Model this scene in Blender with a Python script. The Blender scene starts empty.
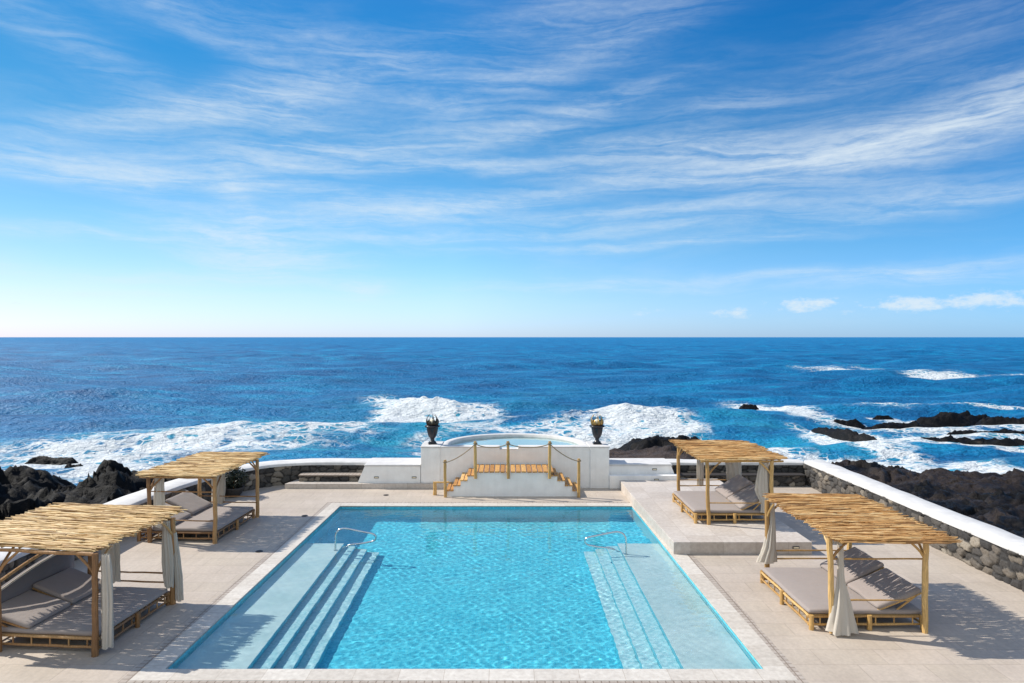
import bpy, bmesh, math, random
import numpy as np
from mathutils import Vector, Matrix

random.seed(11)
rng = np.random.default_rng(5)
sc = bpy.context.scene
COL = sc.collection

# ------------------------------------------------------------------ camera
F, CX, CY, H = 683.0, 506.0, 337.0, 6.0
cam_d = bpy.data.cameras.new("camera")
cam_d.sensor_width = 36.0
cam_d.lens = 36.0 * F / 1024.0
cam_d.shift_x = (512.0 - CX) / 1024.0
cam_d.shift_y = -(341.5 - CY) / 1024.0
cam_d.clip_start, cam_d.clip_end = 0.1, 60000.0
cam = bpy.data.objects.new("camera", cam_d)
cam.location = (0, 0, H)
cam.rotation_euler = (math.radians(90), 0, 0)
COL.objects.link(cam)
sc.camera = cam

# ------------------------------------------------------------------ exposure
sc.view_settings.view_transform = 'Standard'
sc.view_settings.look = 'None'
sc.view_settings.gamma = 1.0
sc.view_settings.use_curve_mapping = False
sc.view_settings.exposure = 0.42
sc.render.engine = 'CYCLES'
cy = sc.cycles
cy.max_bounces = 7
cy.diffuse_bounces = 3
cy.glossy_bounces = 3
cy.transmission_bounces = 4
cy.transparent_max_bounces = 8
cy.use_denoising = True
cy.caustics_reflective = False
cy.caustics_refractive = True

# ------------------------------------------------------------------ sun and sky
SUN = Vector((-1.05, 0.33, 1.0)).normalized()
SUN_EL = math.asin(SUN.z)
SUN_AZ = math.atan2(SUN.x, SUN.y)          # clockwise from +Y
sun_d = bpy.data.lights.new("sun", 'SUN')
sun_d.energy = 4.2
sun_d.cycles.is_caustics_light = True
sun_d.angle = math.radians(0.5)
sun_d.color = (1.0, 0.94, 0.84)
sun = bpy.data.objects.new("sun", sun_d)
sun.rotation_euler = (-SUN).to_track_quat('-Z', 'Y').to_euler()
sun.location = SUN * 80
COL.objects.link(sun)


class NT:
    """small helper round a node tree"""
    def __init__(self, tree):
        self.t = tree; self.n = tree.nodes; self.l = tree.links

    def new(self, typ, **kw):
        nd = self.n.new(typ)
        for k, v in kw.items():
            setattr(nd, k, v)
        return nd

    def put(self, sock, v):
        if isinstance(v, bpy.types.NodeSocket):
            self.l.new(v, sock)
        else:
            sock.default_value = v

    def math(self, op, a, b=None, c=None, clamp=False):
        nd = self.new('ShaderNodeMath', operation=op, use_clamp=clamp)
        self.put(nd.inputs[0], a)
        if b is not None: self.put(nd.inputs[1], b)
        if c is not None: self.put(nd.inputs[2], c)
        return nd.outputs[0]

    def mix(self, f, a, b, blend='MIX'):
        nd = self.new('ShaderNodeMix', data_type='RGBA', blend_type=blend)
        self.put(nd.inputs[0], f)
        for i, v in ((6, a), (7, b)):
            if isinstance(v, tuple) and len(v) == 3: v = v + (1.0,)
            self.put(nd.inputs[i], v)
        return nd.outputs[2]

    def ramp(self, f, stops):
        nd = self.new('ShaderNodeValToRGB')
        el = nd.color_ramp.elements
        while len(el) < len(stops): el.new(0.5)
        for e, (p, c) in zip(el, stops):
            e.position = p
            if not isinstance(c, tuple): c = (c, c, c)
            e.color = c + (1.0,)
        self.put(nd.inputs[0], f)
        return nd.outputs[0]

    def smooth(self, f, lo, hi):
        nd = self.new('ShaderNodeMapRange', interpolation_type='SMOOTHSTEP')
        self.put(nd.inputs[0], f); nd.inputs[1].default_value = lo; nd.inputs[2].default_value = hi
        return nd.outputs[0]

    def noise(self, vec, scale, detail=4, rough=0.55, dist=0.0, dim='3D'):
        nd = self.new('ShaderNodeTexNoise', noise_dimensions=dim)
        if vec is not None: self.put(nd.inputs['Vector'], vec)
        nd.inputs['Scale'].default_value = scale
        nd.inputs['Detail'].default_value = detail
        nd.inputs['Roughness'].default_value = rough
        nd.inputs['Distortion'].default_value = dist
        return nd.outputs[0]

    def voronoi(self, vec, scale, feature='F1', out=0):
        nd = self.new('ShaderNodeTexVoronoi', feature=feature)
        if vec is not None: self.put(nd.inputs['Vector'], vec)
        nd.inputs['Scale'].default_value = scale
        return nd.outputs[out]

    def mapping(self, vec, scale=(1, 1, 1), rot=(0, 0, 0), loc=(0, 0, 0)):
        nd = self.new('ShaderNodeMapping')
        self.put(nd.inputs[0], vec)
        nd.inputs[1].default_value = loc; nd.inputs[2].default_value = rot; nd.inputs[3].default_value = scale
        return nd.outputs[0]

    def bump(self, height, strength=0.5, dist=0.05, normal=None):
        nd = self.new('ShaderNodeBump')
        nd.inputs['Strength'].default_value = strength
        nd.inputs['Distance'].default_value = dist
        self.put(nd.inputs['Height'], height)
        if normal is not None: self.put(nd.inputs['Normal'], normal)
        return nd.outputs[0]

    def attr(self, name, out='Fac'):
        nd = self.new('ShaderNodeAttribute', attribute_name=name)
        return nd.outputs[out]


def px_dir(px, py):
    az = math.atan2(px - CX, F)
    el = math.atan2(CY - py, math.hypot(F, px - CX))
    return az, el


world = bpy.data.worlds.new("World")
sc.world = world
world.use_nodes = True
w = NT(world.node_tree)
w.n.clear()
sky = w.new('ShaderNodeTexSky', sky_type='NISHITA')
sky.sun_disc = False
sky.sun_elevation = SUN_EL
sky.sun_rotation = SUN_AZ
sky.altitude = 0
sky.air_density = 1.0
sky.dust_density = 0.3
sky.ozone_density = 2.2
tc = w.new('ShaderNodeTexCoord').outputs['Generated']
sep = w.new('ShaderNodeSeparateXYZ'); w.put(sep.inputs[0], tc)
az = w.math('ARCTAN2', sep.outputs[0], sep.outputs[1])
el = w.math('ARCSINE', sep.outputs[2])
comb = w.new('ShaderNodeCombineXYZ'); w.put(comb.inputs[0], az); w.put(comb.inputs[1], el)
# wispy warp of the cirrus field
def fine(vec, sx, sy, rot, detail, rough, dist, off=0.0):
    return w.noise(w.mapping(vec, (sx, sy, 1), (0, 0, rot), (off, off * 1.7, off)), 1.0, detail, rough, dist)
w1 = fine(comb.outputs[0], 4.0, 9.0, 0.1, 3, 0.5, 0.0)
w2 = fine(comb.outputs[0], 14.0, 30.0, 0.1, 4, 0.6, 0.0, 3.0)
warp = w.math('ADD', w.math('MULTIPLY', w.math('SUBTRACT', w1, 0.5), 0.045), w.math('MULTIPLY', w.math('SUBTRACT', w2, 0.5), 0.010))
elw = w.math('ADD', el, warp)
azw = w.math('ADD', az, w.math('MULTIPLY', warp, 1.2))
STROKES = [  # px, py, half length, half width, tilt (deg, + = rising to the right), weight
    (190, 112, 130, 15, 14, 0.62), (280, 92, 60, 18, 12, 0.50), (310, 118, 50, 12, 4, 0.4), (150, 172, 260, 10, -2, 0.60), (60, 174, 130, 5, 1, 0.45),
    (330, 150, 170, 16, 8, 0.60), (430, 168, 260, 7, 2, 0.35), (330, 214, 130, 11, 6, 0.62), (250, 240, 70, 10, -8, 0.5), (470, 207, 160, 9, 8, 0.55),
    (265, 262, 75, 15, -2, 0.75), (240, 205, 14, 40, 25, 0.35), (90, 233, 110, 6, 3, 0.40), (120, 275, 150, 5, 0, 0.35), (150, 198, 60, 7, -6, 0.35),
    (590, 50, 130, 22, 18, 0.36), (540, 18, 100, 18, 10, 0.25), (370, 55, 160, 20, -8, 0.34), (700, 150, 130, 17, -4, 0.62), (810, 160, 150, 12, 4, 0.72), (900, 140, 120, 20, 12, 0.62), (1000, 114, 110, 24, 14, 0.62),
    (560, 118, 120, 12, 14, 0.40), (725, 104, 60, 9, 2, 0.35), (560, 175, 140, 9, -4, 0.40), (520, 236, 260, 6, 2, 0.58), (640, 214, 220, 7, 2, 0.52), (620, 247, 180, 4, 1, 0.45),
    (960, 192, 130, 8, 0, 0.40), (880, 215, 170, 8, 5, 0.30), (760, 277, 220, 5, 1, 0.5), (980, 268, 110, 5, 4, 0.45), (600, 290, 160, 4, 0, 0.3), (90, 290, 140, 5, 0, 0.3), (440, 105, 45, 8, -6, 0.38), (372, 285, 22, 9, 0, 0.55), (980, 275, 110, 8, 3, 0.35),
    (60, 40, 170, 16, -22, 0.25), (210, 30, 120, 12, -14, 0.25), (900, 60, 180, 40, 18, 0.16),
]
tot = None
for (px, py, hl, hw, tilt, wt) in STROKES:
    a0, e0 = px_dir(px, py)
    k = 1.0 / F
    ct, st = math.cos(math.radians(tilt)), math.sin(math.radians(tilt))
    da = w.math('SUBTRACT', azw, a0); de = w.math('SUBTRACT', elw, e0)
    u = w.math('ADD', w.math('MULTIPLY', da, ct / (hl * k)), w.math('MULTIPLY', de, st / (hl * k)))
    v = w.math('ADD', w.math('MULTIPLY', da, -st / (hw * k)), w.math('MULTIPLY', de, ct / (hw * k)))
    r2 = w.math('ADD', w.math('MULTIPLY', u, u), w.math('MULTIPLY', v, v))
    g = w.math('MULTIPLY', w.math('EXPONENT', w.math('MULTIPLY', r2, -1.0)), wt)
    tot = g if tot is None else w.math('ADD', tot, g)
wcomb = w.new('ShaderNodeCombineXYZ'); w.put(wcomb.inputs[0], azw); w.put(wcomb.inputs[1], elw)
fib = fine(wcomb.outputs[0], 5.5, 60.0, 0.05, 9, 0.66, 0.6, 1.0)
fib2 = fine(wcomb.outputs[0], 3.0, 20.0, -0.16, 7, 0.62, 0.5, 5.0)
fib3 = fine(comb.outputs[0], 40.0, 130.0, 0.3, 5, 0.7, 0.3, 9.0)
veil = w.math('MULTIPLY', w.smooth(fib2, 0.44, 0.85), 0.15)
tex = w.math('ADD', w.math('MULTIPLY', w.smooth(fib, 0.33, 0.72), 1.0), w.math('MULTIPLY', fib3, 0.35))
dens = w.math('ADD', w.math('MULTIPLY', tot, w.math('ADD', tex, 0.05)), veil)
dens = w.math('MULTIPLY', dens, w.math('ADD', 0.40, w.math('MULTIPLY', fib3, 0.9)))
dens = w.math('SUBTRACT', 1.0, w.math('EXPONENT', w.math('MULTIPLY', dens, -1.12)))
# small cumulus heads low on the right of the horizon
cum = w.noise(w.mapping(comb.outputs[0], (34, 70, 1), (0, 0, 0), (2, 1, 0)), 1.0, 7, 0.68)
cmask = None
for (px, py, hl, hw, wt) in [(985, 299, 55, 8, 1.1), (812, 306, 30, 8, 1.05), (733, 313, 22, 6, 0.95), (905, 306, 26, 6, 0.85), (650, 312, 20, 5, 0.35), (15, 303, 40, 5, 0.5)]:
    a0, e0 = px_dir(px, py)
    u = w.math('MULTIPLY', w.math('SUBTRACT', az, a0), F / hl)
    v = w.math('MULTIPLY', w.math('SUBTRACT', el, e0), F / hw)
    r2 = w.math('ADD', w.math('MULTIPLY', u, u), w.math('MULTIPLY', v, v))
    g = w.math('MULTIPLY', w.math('EXPONENT', w.math('MULTIPLY', r2, -1.0)), wt)
    cmask = g if cmask is None else w.math('ADD', cmask, g)
cumd = w.math('MULTIPLY', w.smooth(w.math('ADD', w.math('MULTIPLY', cmask, 0.62), w.math('MULTIPLY', w.math('SUBTRACT', cum, 0.5), 1.9)), 0.20, 0.85), w.math('MULTIPLY', w.smooth(cmask, 0.02, 0.25), 0.8))
dens = w.math('MAXIMUM', dens, cumd)
dens = w.math('MULTIPLY', dens, w.smooth(el, -0.01, 0.035))
# unseen bright cloud added overhead and inland to fill the shaded faces
high = w.math('MAXIMUM', w.math('MULTIPLY', w.smooth(el, 0.60, 0.98), 0.05), w.math('MULTIPLY', w.smooth(sep.outputs[1], 0.0, -0.4), 0.85))
dens = w.math('ADD', dens, w.math('MULTIPLY', high, w.math('ADD', 0.5, fib2)))
dens = w.math('MINIMUM', dens, 0.92)
hs = w.new('ShaderNodeHueSaturation')
hs.inputs['Hue'].default_value = 0.5
hs.inputs['Saturation'].default_value = 1.0
hs.inputs['Value'].default_value = 1.0
w.put(hs.inputs['Color'], sky.outputs[0])
grade = w.ramp(w.math('MULTIPLY', el, 1.0 / 0.9, clamp=True), [(0.0, (0.57, 0.74, 1.20)), (0.065, (0.54, 0.72, 1.0)), (0.13, (0.43, 0.69, 0.86)), (0.17, (0.36, 0.67, 0.82)),
    (0.31, (0.17, 0.56, 0.73)), (0.46, (0.07, 0.52, 0.77)), (0.62, (0.22, 0.56, 0.82)), (0.90, (0.5, 0.72, 0.92))])
side = w.ramp(w.math('ADD', w.math('MULTIPLY', az, 0.5), 0.5, clamp=True), [(0.0, (0.97, 0.80, 0.79)), (0.18, (0.96, 0.82, 0.80)), (0.46, (0.96, 0.97, 1.0)), (0.82, (0.52, 0.74, 0.92)), (1.0, (0.52, 0.74, 0.92))])
graded = w.mix(1.0, w.mix(1.0, hs.outputs[0], grade, 'MULTIPLY'), side, 'MULTIPLY')
mixc = w.mix(dens, graded, (4.0, 4.5, 4.85))
bg = w.new('ShaderNodeBackground')
w.put(bg.inputs[0], mixc)
bg.inputs[1].default_value = 0.145
wo = w.new('ShaderNodeOutputWorld')
w.l.new(bg.outputs[0], wo.inputs[0])
world.cycles.sampling_method = 'MANUAL'
world.cycles.sample_map_resolution = 512


# ================================================================== helpers
def tag(o, label=None, cat=None, group=None, kind=None):
    if label: o['label'] = label
    if cat: o['category'] = cat
    if group: o['group'] = group
    if kind: o['kind'] = kind
    return o


def empty(name, loc, rz=0.0):
    o = bpy.data.objects.new(name, None)
    o.empty_display_size = 0.2
    COL.objects.link(o)
    o.location = loc
    o.rotation_euler = (0, 0, rz)
    return o


def mat(name):
    m = bpy.data.materials.new(name)
    m.use_nodes = True
    t = NT(m.node_tree)
    b = t.n['Principled BSDF']
    return m, t, b


class MB:
    """collects verts, faces and one float per vertex (tint); builds one mesh object"""
    def __init__(self):
        self.v = []; self.f = []; self.c = []

    def add(self, verts, faces, tint=0.5):
        o = len(self.v)
        self.v.extend([tuple(p) for p in verts])
        self.c.extend([tint] * len(verts))
        self.f.extend([tuple(i + o for i in fc) for fc in faces])

    def box(self, x0, x1, y0, y1, z0, z1, tint=0.5):
        p = [(x0, y0, z0), (x1, y0, z0), (x1, y1, z0), (x0, y1, z0), (x0, y0, z1), (x1, y0, z1), (x1, y1, z1), (x0, y1, z1)]
        self.add(p, [(3, 2, 1, 0), (4, 5, 6, 7), (0, 1, 5, 4), (1, 2, 6, 5), (2, 3, 7, 6), (3, 0, 4, 7)], tint)

    def prism(self, poly, z0, z1, tint=0.5):
        n = len(poly)
        p = [(x, y, z0) for x, y in poly] + [(x, y, z1) for x, y in poly]
        fs = [tuple(range(n - 1, -1, -1)), tuple(range(n, 2 * n))]
        fs += [(i, (i + 1) % n, n + (i + 1) % n, n + i) for i in range(n)]
        self.add(p, fs, tint)

    def tube(self, path, rad, sides=8, tint=0.5, flat=1.0):
        path = [Vector(p) for p in path]
        n = len(path)
        if not hasattr(rad, '__len__'): rad = [rad] * n
        up = None
        vs = []
        for i, p in enumerate(path):
            d = (path[min(i + 1, n - 1)] - path[max(i - 1, 0)]).normalized()
            if up is None:
                up = Vector((0, 0, 1)) if abs(d.z) < 0.9 else Vector((1, 0, 0))
            a = d.cross(up)
            if a.length < 1e-5: a = d.cross(Vector((0.3, 1, 0.2)))
            a.normalize()
            b = a.cross(d).normalized()
            up = b
            for k in range(sides):
                t = 2 * math.pi * k / sides
                vs.append(p + a * (math.cos(t) * rad[i]) + b * (math.sin(t) * rad[i] * flat))
        fs = []
        for i in range(n - 1):
            for k in range(sides):
                k2 = (k + 1) % sides
                fs.append((i * sides + k, i * sides + k2, (i + 1) * sides + k2, (i + 1) * sides + k))
        fs.append(tuple(range(sides - 1, -1, -1)))
        fs.append(tuple(range((n - 1) * sides, n * sides)))
        self.add(vs, fs, tint)

    def pole(self, a, b, r, jit=0.008, seg=7, sides=8, tint=None, taper=0.9):
        """slightly crooked bamboo / branch pole with node rings"""
        a = Vector(a); b = Vector(b)
        path, rad = [], []
        ph = random.random() * 6
        for i in range(seg + 1):
            t = i / seg
            p = a.lerp(b, t)
            j = jit if 0 < i < seg else 0
            p += Vector((random.uniform(-j, j), random.uniform(-j, j), random.uniform(-j, j)))
            path.append(p)
            rad.append(r * (1 + (taper - 1) * t) * random.uniform(0.93, 1.07))
        self.tube(path, rad, sides, random.random() if tint is None else tint)

    def lathe(self, prof, cx=0, cy=0, seg=24, tint=0.5):
        n = len(prof)
        vs = []
        for r, z in prof:
            for k in range(seg):
                t = 2 * math.pi * k / seg
                vs.append((cx + r * math.cos(t), cy + r * math.sin(t), z))
        fs = []
        for i in range(n - 1):
            for k in range(seg):
                k2 = (k + 1) % seg
                fs.append((i * seg + k, i * seg + k2, (i + 1) * seg + k2, (i + 1) * seg + k))
        fs.append(tuple(range(seg - 1, -1, -1)))
        fs.append(tuple(range((n - 1) * seg, n * seg)))
        self.add(vs, fs, tint)

    def build(self, name, m, parent=None, smooth=False, bevel=0.0):
        me = bpy.data.meshes.new(name)
        me.from_pydata(self.v, [], self.f)
        at = me.attributes.new('tint', 'FLOAT', 'POINT')
        at.data.foreach_set('value', np.array(self.c, np.float32))
        me.materials.append(m)
        if smooth: me.shade_smooth()
        me.update()
        o = bpy.data.objects.new(name, me)
        COL.objects.link(o)
        if parent is not None: o.parent = parent
        if bevel > 0:
            bv = o.modifiers.new('bevel', 'BEVEL'); bv.width = bevel; bv.segments = 2
            bv.limit_method = 'ANGLE'; bv.angle_limit = math.radians(40)
        return o


def np_mesh(name, V, Q, m, attrs=None, smooth=True, parent=None):
    """fast mesh from numpy verts (n,3) and quads (k,4)"""
    me = bpy.data.meshes.new(name)
    V = np.ascontiguousarray(V, np.float32); Q = np.ascontiguousarray(Q, np.int32)
    me.vertices.add(len(V)); me.vertices.foreach_set('co', V.ravel())
    me.loops.add(Q.size); me.loops.foreach_set('vertex_index', Q.ravel())
    me.polygons.add(len(Q))
    me.polygons.foreach_set('loop_start', np.arange(0, Q.size, 4, dtype=np.int32))
    for k, a in (attrs or {}).items():
        at = me.attributes.new(k, 'FLOAT', 'POINT')
        at.data.foreach_set('value', np.ascontiguousarray(a, np.float32).ravel())
    me.materials.append(m)
    me.update(calc_edges=True)
    me.validate()
    if smooth: me.shade_smooth()
    o = bpy.data.objects.new(name, me)
    COL.objects.link(o)
    if parent is not None: o.parent = parent
    return o


def grid_quads(ny, nx):
    i = np.arange(ny * nx).reshape(ny, nx)
    return np.stack([i[:-1, :-1], i[:-1, 1:], i[1:, 1:], i[1:, :-1]], -1).reshape(-1, 4)


def _hash(ix, iy, s):
    h = (ix.astype(np.int64) * 374761393 + iy.astype(np.int64) * 668265263 + s * 974634777) & 0xFFFFFFFF
    h = ((h ^ (h >> 13)) * 1274126177) & 0xFFFFFFFF
    h = h ^ (h >> 16)
    return (h & 0xFFFFFF) / float(0x1000000)


def vnoise(x, y, s=0):
    ix, iy = np.floor(x), np.floor(y)
    fx, fy = x - ix, y - iy
    ux, uy = fx * fx * fx * (fx * (fx * 6 - 15) + 10), fy * fy * fy * (fy * (fy * 6 - 15) + 10)
    a, b = _hash(ix, iy, s), _hash(ix + 1, iy, s)
    c, d = _hash(ix, iy + 1, s), _hash(ix + 1, iy + 1, s)
    return (a * (1 - ux) + b * ux) * (1 - uy) + (c * (1 - ux) + d * ux) * uy


def fbm(x, y, oct=5, s=0, gain=0.5, ridged=False):
    a, t, n = 1.0, 0.0, 0.0
    for o in range(oct):
        v = vnoise(x, y, s + o * 17)
        if ridged: v = 1 - np.abs(2 * v - 1)
        t = t + a * v; n += a
        x, y = x * 2.03 + 11.3, y * 2.03 - 7.1
        a *= gain
    return t / n


def worley(x, y, s=0):
    """distance to nearest, second nearest and a random id per cell"""
    ix, iy = np.floor(x), np.floor(y)
    d1 = np.full(x.shape, 9.0); d2 = np.full(x.shape, 9.0); idv = np.zeros(x.shape)
    for oy in (-1, 0, 1):
        for ox in (-1, 0, 1):
            cx, cy_ = ix + ox, iy + oy
            px_ = cx + 0.1 + 0.8 * _hash(cx, cy_, s); py_ = cy_ + 0.1 + 0.8 * _hash(cx, cy_, s + 5)
            d = np.hypot(px_ - x, py_ - y)
            r = _hash(cx, cy_, s + 9)
            nearer = d < d1
            d2 = np.where(nearer, d1, np.minimum(d2, d))
            idv = np.where(nearer, r, idv)
            d1 = np.where(nearer, d, d1)
    return d1, d2, idv


def facets(x, y, s=0):
    """broken block relief: every cell is a plane with its own tilt and level, with a crack round it"""
    ix, iy = np.floor(x), np.floor(y)
    d1 = np.full(x.shape, 9.0); d2 = np.full(x.shape, 9.0); hh = np.zeros(x.shape)
    for oy in (-1, 0, 1):
        for ox in (-1, 0, 1):
            cx, cy_ = ix + ox, iy + oy
            px_ = cx + 0.08 + 0.84 * _hash(cx, cy_, s); py_ = cy_ + 0.08 + 0.84 * _hash(cx, cy_, s + 5)
            dx, dy = x - px_, y - py_
            d = np.hypot(dx, dy)
            h = (_hash(cx, cy_, s + 9) - 0.5) * 0.9 + dx * (_hash(cx, cy_, s + 13) - 0.5) * 1.7 + dy * (_hash(cx, cy_, s + 21) - 0.35) * 1.7
            nearer = d < d1
            d2 = np.where(nearer, d1, np.minimum(d2, d))
            hh = np.where(nearer, h, hh); d1 = np.where(nearer, d, d1)
    e = d2 - d1
    return hh * sstep(e, 0.0, 0.10) - 0.30 * (1 - sstep(e, 0.0, 0.12))


def sstep(x, a, b):
    t = np.clip((x - a) / (b - a), 0, 1)
    return t * t * (3 - 2 * t)


# ================================================================== materials
def obj_co(t):
    return t.new('ShaderNodeTexCoord').outputs['Object']


def world_co(t):
    return t.new('ShaderNodeNewGeometry').outputs['Position']


def mat_paving():
    m, t, b = mat('stone_paving')
    co = world_co(t)
    br = t.new('ShaderNodeTexBrick')
    br.offset = 0.5; br.squash = 1.0
    t.put(br.inputs['Vector'], t.mapping(co, (1, 1, 1), (0, 0, 0), (0.17, 0.09, 0)))
    br.inputs['Scale'].default_value = 1.0
    br.inputs['Brick Width'].default_value = 1.2
    br.inputs['Row Height'].default_value = 0.6
    br.inputs['Mortar Size'].default_value = 0.010
    br.inputs['Mortar Smooth'].default_value = 0.3
    br.inputs['Bias'].default_value = 0.0
    br.inputs['Color1'].default_value = (0.54, 0.465, 0.385, 1)
    br.inputs['Color2'].default_value = (0.575, 0.495, 0.42, 1)
    br.inputs['Mortar'].default_value = (0.46, 0.39, 0.325, 1)
    n1 = t.noise(co, 0.7, 5, 0.6)
    n2 = t.noise(co, 14.0, 5, 0.65)
    n3 = t.noise(t.mapping(co, (6, 1.2, 1), (0, 0, 0.4)), 1.0, 5, 0.65)
    c = t.mix(0.40, br.outputs[0], t.ramp(n1, [(0.3, (0.62, 0.58, 0.55)), (0.7, (1.0, 0.99, 0.97))]), 'MULTIPLY')
    c = t.mix(0.30, c, t.ramp(n2, [(0.35, 0.55), (0.65, 1.0)]), 'MULTIPLY')
    c = t.mix(0.20, c, t.ramp(n3, [(0.38, 0.62), (0.62, 1.0)]), 'MULTIPLY')
    t.put(b.inputs['Base Color'], c)
    b.inputs['Roughness'].default_value = 0.62
    hh = t.math('ADD', t.math('MULTIPLY', n2, 0.25), t.math('MULTIPLY', br.outputs[1], -1.0))
    t.put(b.inputs['Normal'], t.bump(hh, 0.35, 0.012))
    return m


def mat_stone(name, c1, c2, joint=0.6, scale=9.0, rough=0.6, band=False):
    m, t, b = mat(name)
    co = world_co(t)
    n1 = t.noise(co, scale, 6, 0.62)
    n2 = t.noise(co, 0.9, 4, 0.6)
    c = t.mix(t.ramp(n1, [(0.32, 0.0), (0.68, 1.0)]), c1, c2)
    c = t.mix(0.4, c, t.ramp(n2, [(0.3, 0.72), (0.7, 1.0)]), 'MULTIPLY')
    hh = n1
    if joint:
        br = t.new('ShaderNodeTexBrick')
        br.offset = 0.0
        t.put(br.inputs['Vector'], t.mapping(co, (1, 1, 1), (0, 0, 0), (0.3, 0.34, 0)))
        br.inputs['Scale'].default_value = 1.0
        br.inputs['Brick Width'].default_value = joint; br.inputs['Row Height'].default_value = joint
        br.inputs['Mortar Size'].default_value = 0.012 if band else 0.006
        br.inputs['Color1'].default_value = (1, 1, 1, 1); br.inputs['Color2'].default_value = (0.86, 0.84, 0.82, 1)
        br.inputs['Mortar'].default_value = (0.52, 0.47, 0.43, 1) if band else (0.72, 0.68, 0.64, 1)
        c = t.mix(1.0, c, br.outputs[0], 'MULTIPLY')
    t.put(b.inputs['Base Color'], c)
    b.inputs['Roughness'].default_value = rough
    t.put(b.inputs['Normal'], t.bump(hh, 0.25, 0.01))
    return m


def mat_plaster(name, base, dark, scale=2.2):
    m, t, b = mat(name)
    co = world_co(t)
    n1 = t.noise(co, scale, 6, 0.62)
    n2 = t.noise(co, 34.0, 4, 0.6)
    n3 = t.noise(t.mapping(co, (5, 5, 0.7)), 1.0, 5, 0.6)
    c = t.mix(t.ramp(n1, [(0.35, 0.0), (0.72, 1.0)]), dark, base)
    c = t.mix(0.16, c, t.ramp(n3, [(0.35, 0.66), (0.6, 1.0)]), 'MULTIPLY')
    t.put(b.inputs['Base Color'], c)
    b.inputs['Roughness'].default_value = 0.8
    t.put(b.inputs['Normal'], t.bump(t.math('ADD', n2, t.math('MULTIPLY', n1, 0.6)), 0.35, 0.012))
    return m


def mat_lava_wall():
    m, t, b = mat('dry_stone')
    co = world_co(t)
    tint = t.attr('tint'); gap = t.attr('gap')
    n = t.noise(co, 22.0, 6, 0.65)
    c = t.ramp(tint, [(0.0, (0.036, 0.034, 0.034)), (0.45, (0.085, 0.077, 0.069)), (0.8, (0.175, 0.147, 0.118)), (1.0, (0.34, 0.295, 0.235))])
    c = t.mix(0.7, c, t.ramp(n, [(0.3, 0.45), (0.7, 1.15)]), 'MULTIPLY')
    c = t.mix(gap, (0.016, 0.015, 0.015), c)
    t.put(b.inputs['Base Color'], c)
    b.inputs['Roughness'].default_value = 0.82
    t.put(b.inputs['Normal'], t.bump(n, 0.7, 0.03))
    return m


def mat_rock():
    m, t, b = mat('lava_rock')
    co = world_co(t)
    n = t.noise(co, 1.1, 9, 0.74, 0.3)
    n2 = t.noise(co, 9.0, 6, 0.70)
    n3 = t.noise(co, 0.22, 4, 0.6)
    brown = t.attr('brown')
    c = t.ramp(n, [(0.32, (0.003, 0.0035, 0.005)), (0.52, (0.006, 0.0065, 0.008)), (0.64, (0.024, 0.021, 0.020)), (0.80, (0.12, 0.095, 0.075))])
    c2 = t.ramp(n2, [(0.3, (0.030, 0.024, 0.022)), (0.7, (0.13, 0.095, 0.078))])
    c = t.mix(brown, c, c2)
    c = t.mix(0.5, c, t.ramp(n2, [(0.3, 0.5), (0.7, 1.1)]), 'MULTIPLY')
    t.put(b.inputs['Base Color'], c)
    sepz = t.new('ShaderNodeSeparateXYZ'); t.put(sepz.inputs[0], co)
    wet = t.smooth(t.math('ADD', sepz.outputs[2], t.math('MULTIPLY', n3, 3.0)), -1.0, -3.6)
    t.put(b.inputs['Roughness'], t.math('ADD', 0.62, t.math('MULTIPLY', wet, -0.12)))
    b.inputs['Specular IOR Level'].default_value = 0.12
    hh = t.math('ADD', n, t.math('MULTIPLY', n2, 0.45))
    t.put(b.inputs['Normal'], t.bump(hh, 1.0, 0.16))
    return m


def mat_wood(name, stops, rough=0.55, sc_=(30, 30, 3)):
    m, t, b = mat(name)
    co = obj_co(t)
    tint = t.attr('tint')
    n = t.noise(t.mapping(co, sc_), 1.0, 5, 0.65, 0.4)
    n2 = t.noise(co, 5.0, 4, 0.6)
    f = t.math('ADD', t.math('MULTIPLY', tint, 0.75), t.math('MULTIPLY', n2, 0.30))
    c = t.ramp(f, stops)
    c = t.mix(0.65, c, t.ramp(n, [(0.34, 0.42), (0.62, 1.05)]), 'MULTIPLY')
    t.put(b.inputs['Base Color'], c)
    b.inputs['Roughness'].default_value = rough
    t.put(b.inputs['Normal'], t.bump(n, 0.4, 0.01))
    return m


def mat_fabric(name, col, var=0.15, rough=0.92, trans=0.0):
    m, t, b = mat(name)
    co = obj_co(t)
    n = t.noise(co, 3.0, 5, 0.6)
    n2 = t.noise(co, 160.0, 2, 0.5)
    lo = tuple(x * (1 - var) for x in col)
    c = t.mix(n, lo, tuple(min(1, x * (1 + var)) for x in col))
    t.put(b.inputs['Base Color'], c)
    b.inputs['Roughness'].default_value = rough
    b.inputs['Sheen Weight'].default_value = 0.15
    hh = t.math('ADD', t.math('MULTIPLY', n2, 0.15), t.noise(co, 6.0, 3, 0.55))
    t.put(b.inputs['Normal'], t.bump(hh, 0.35, 0.03))
    if trans:
        tr = t.new('ShaderNodeBsdfTranslucent'); t.put(tr.inputs[0], c)
        mx = t.new('ShaderNodeMixShader'); mx.inputs[0].default_value = trans
        t.l.new(b.outputs[0], mx.inputs[1]); t.l.new(tr.outputs[0], mx.inputs[2])
        t.l.new(mx.outputs[0], t.n['Material Output'].inputs[0])
    return m


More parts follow.
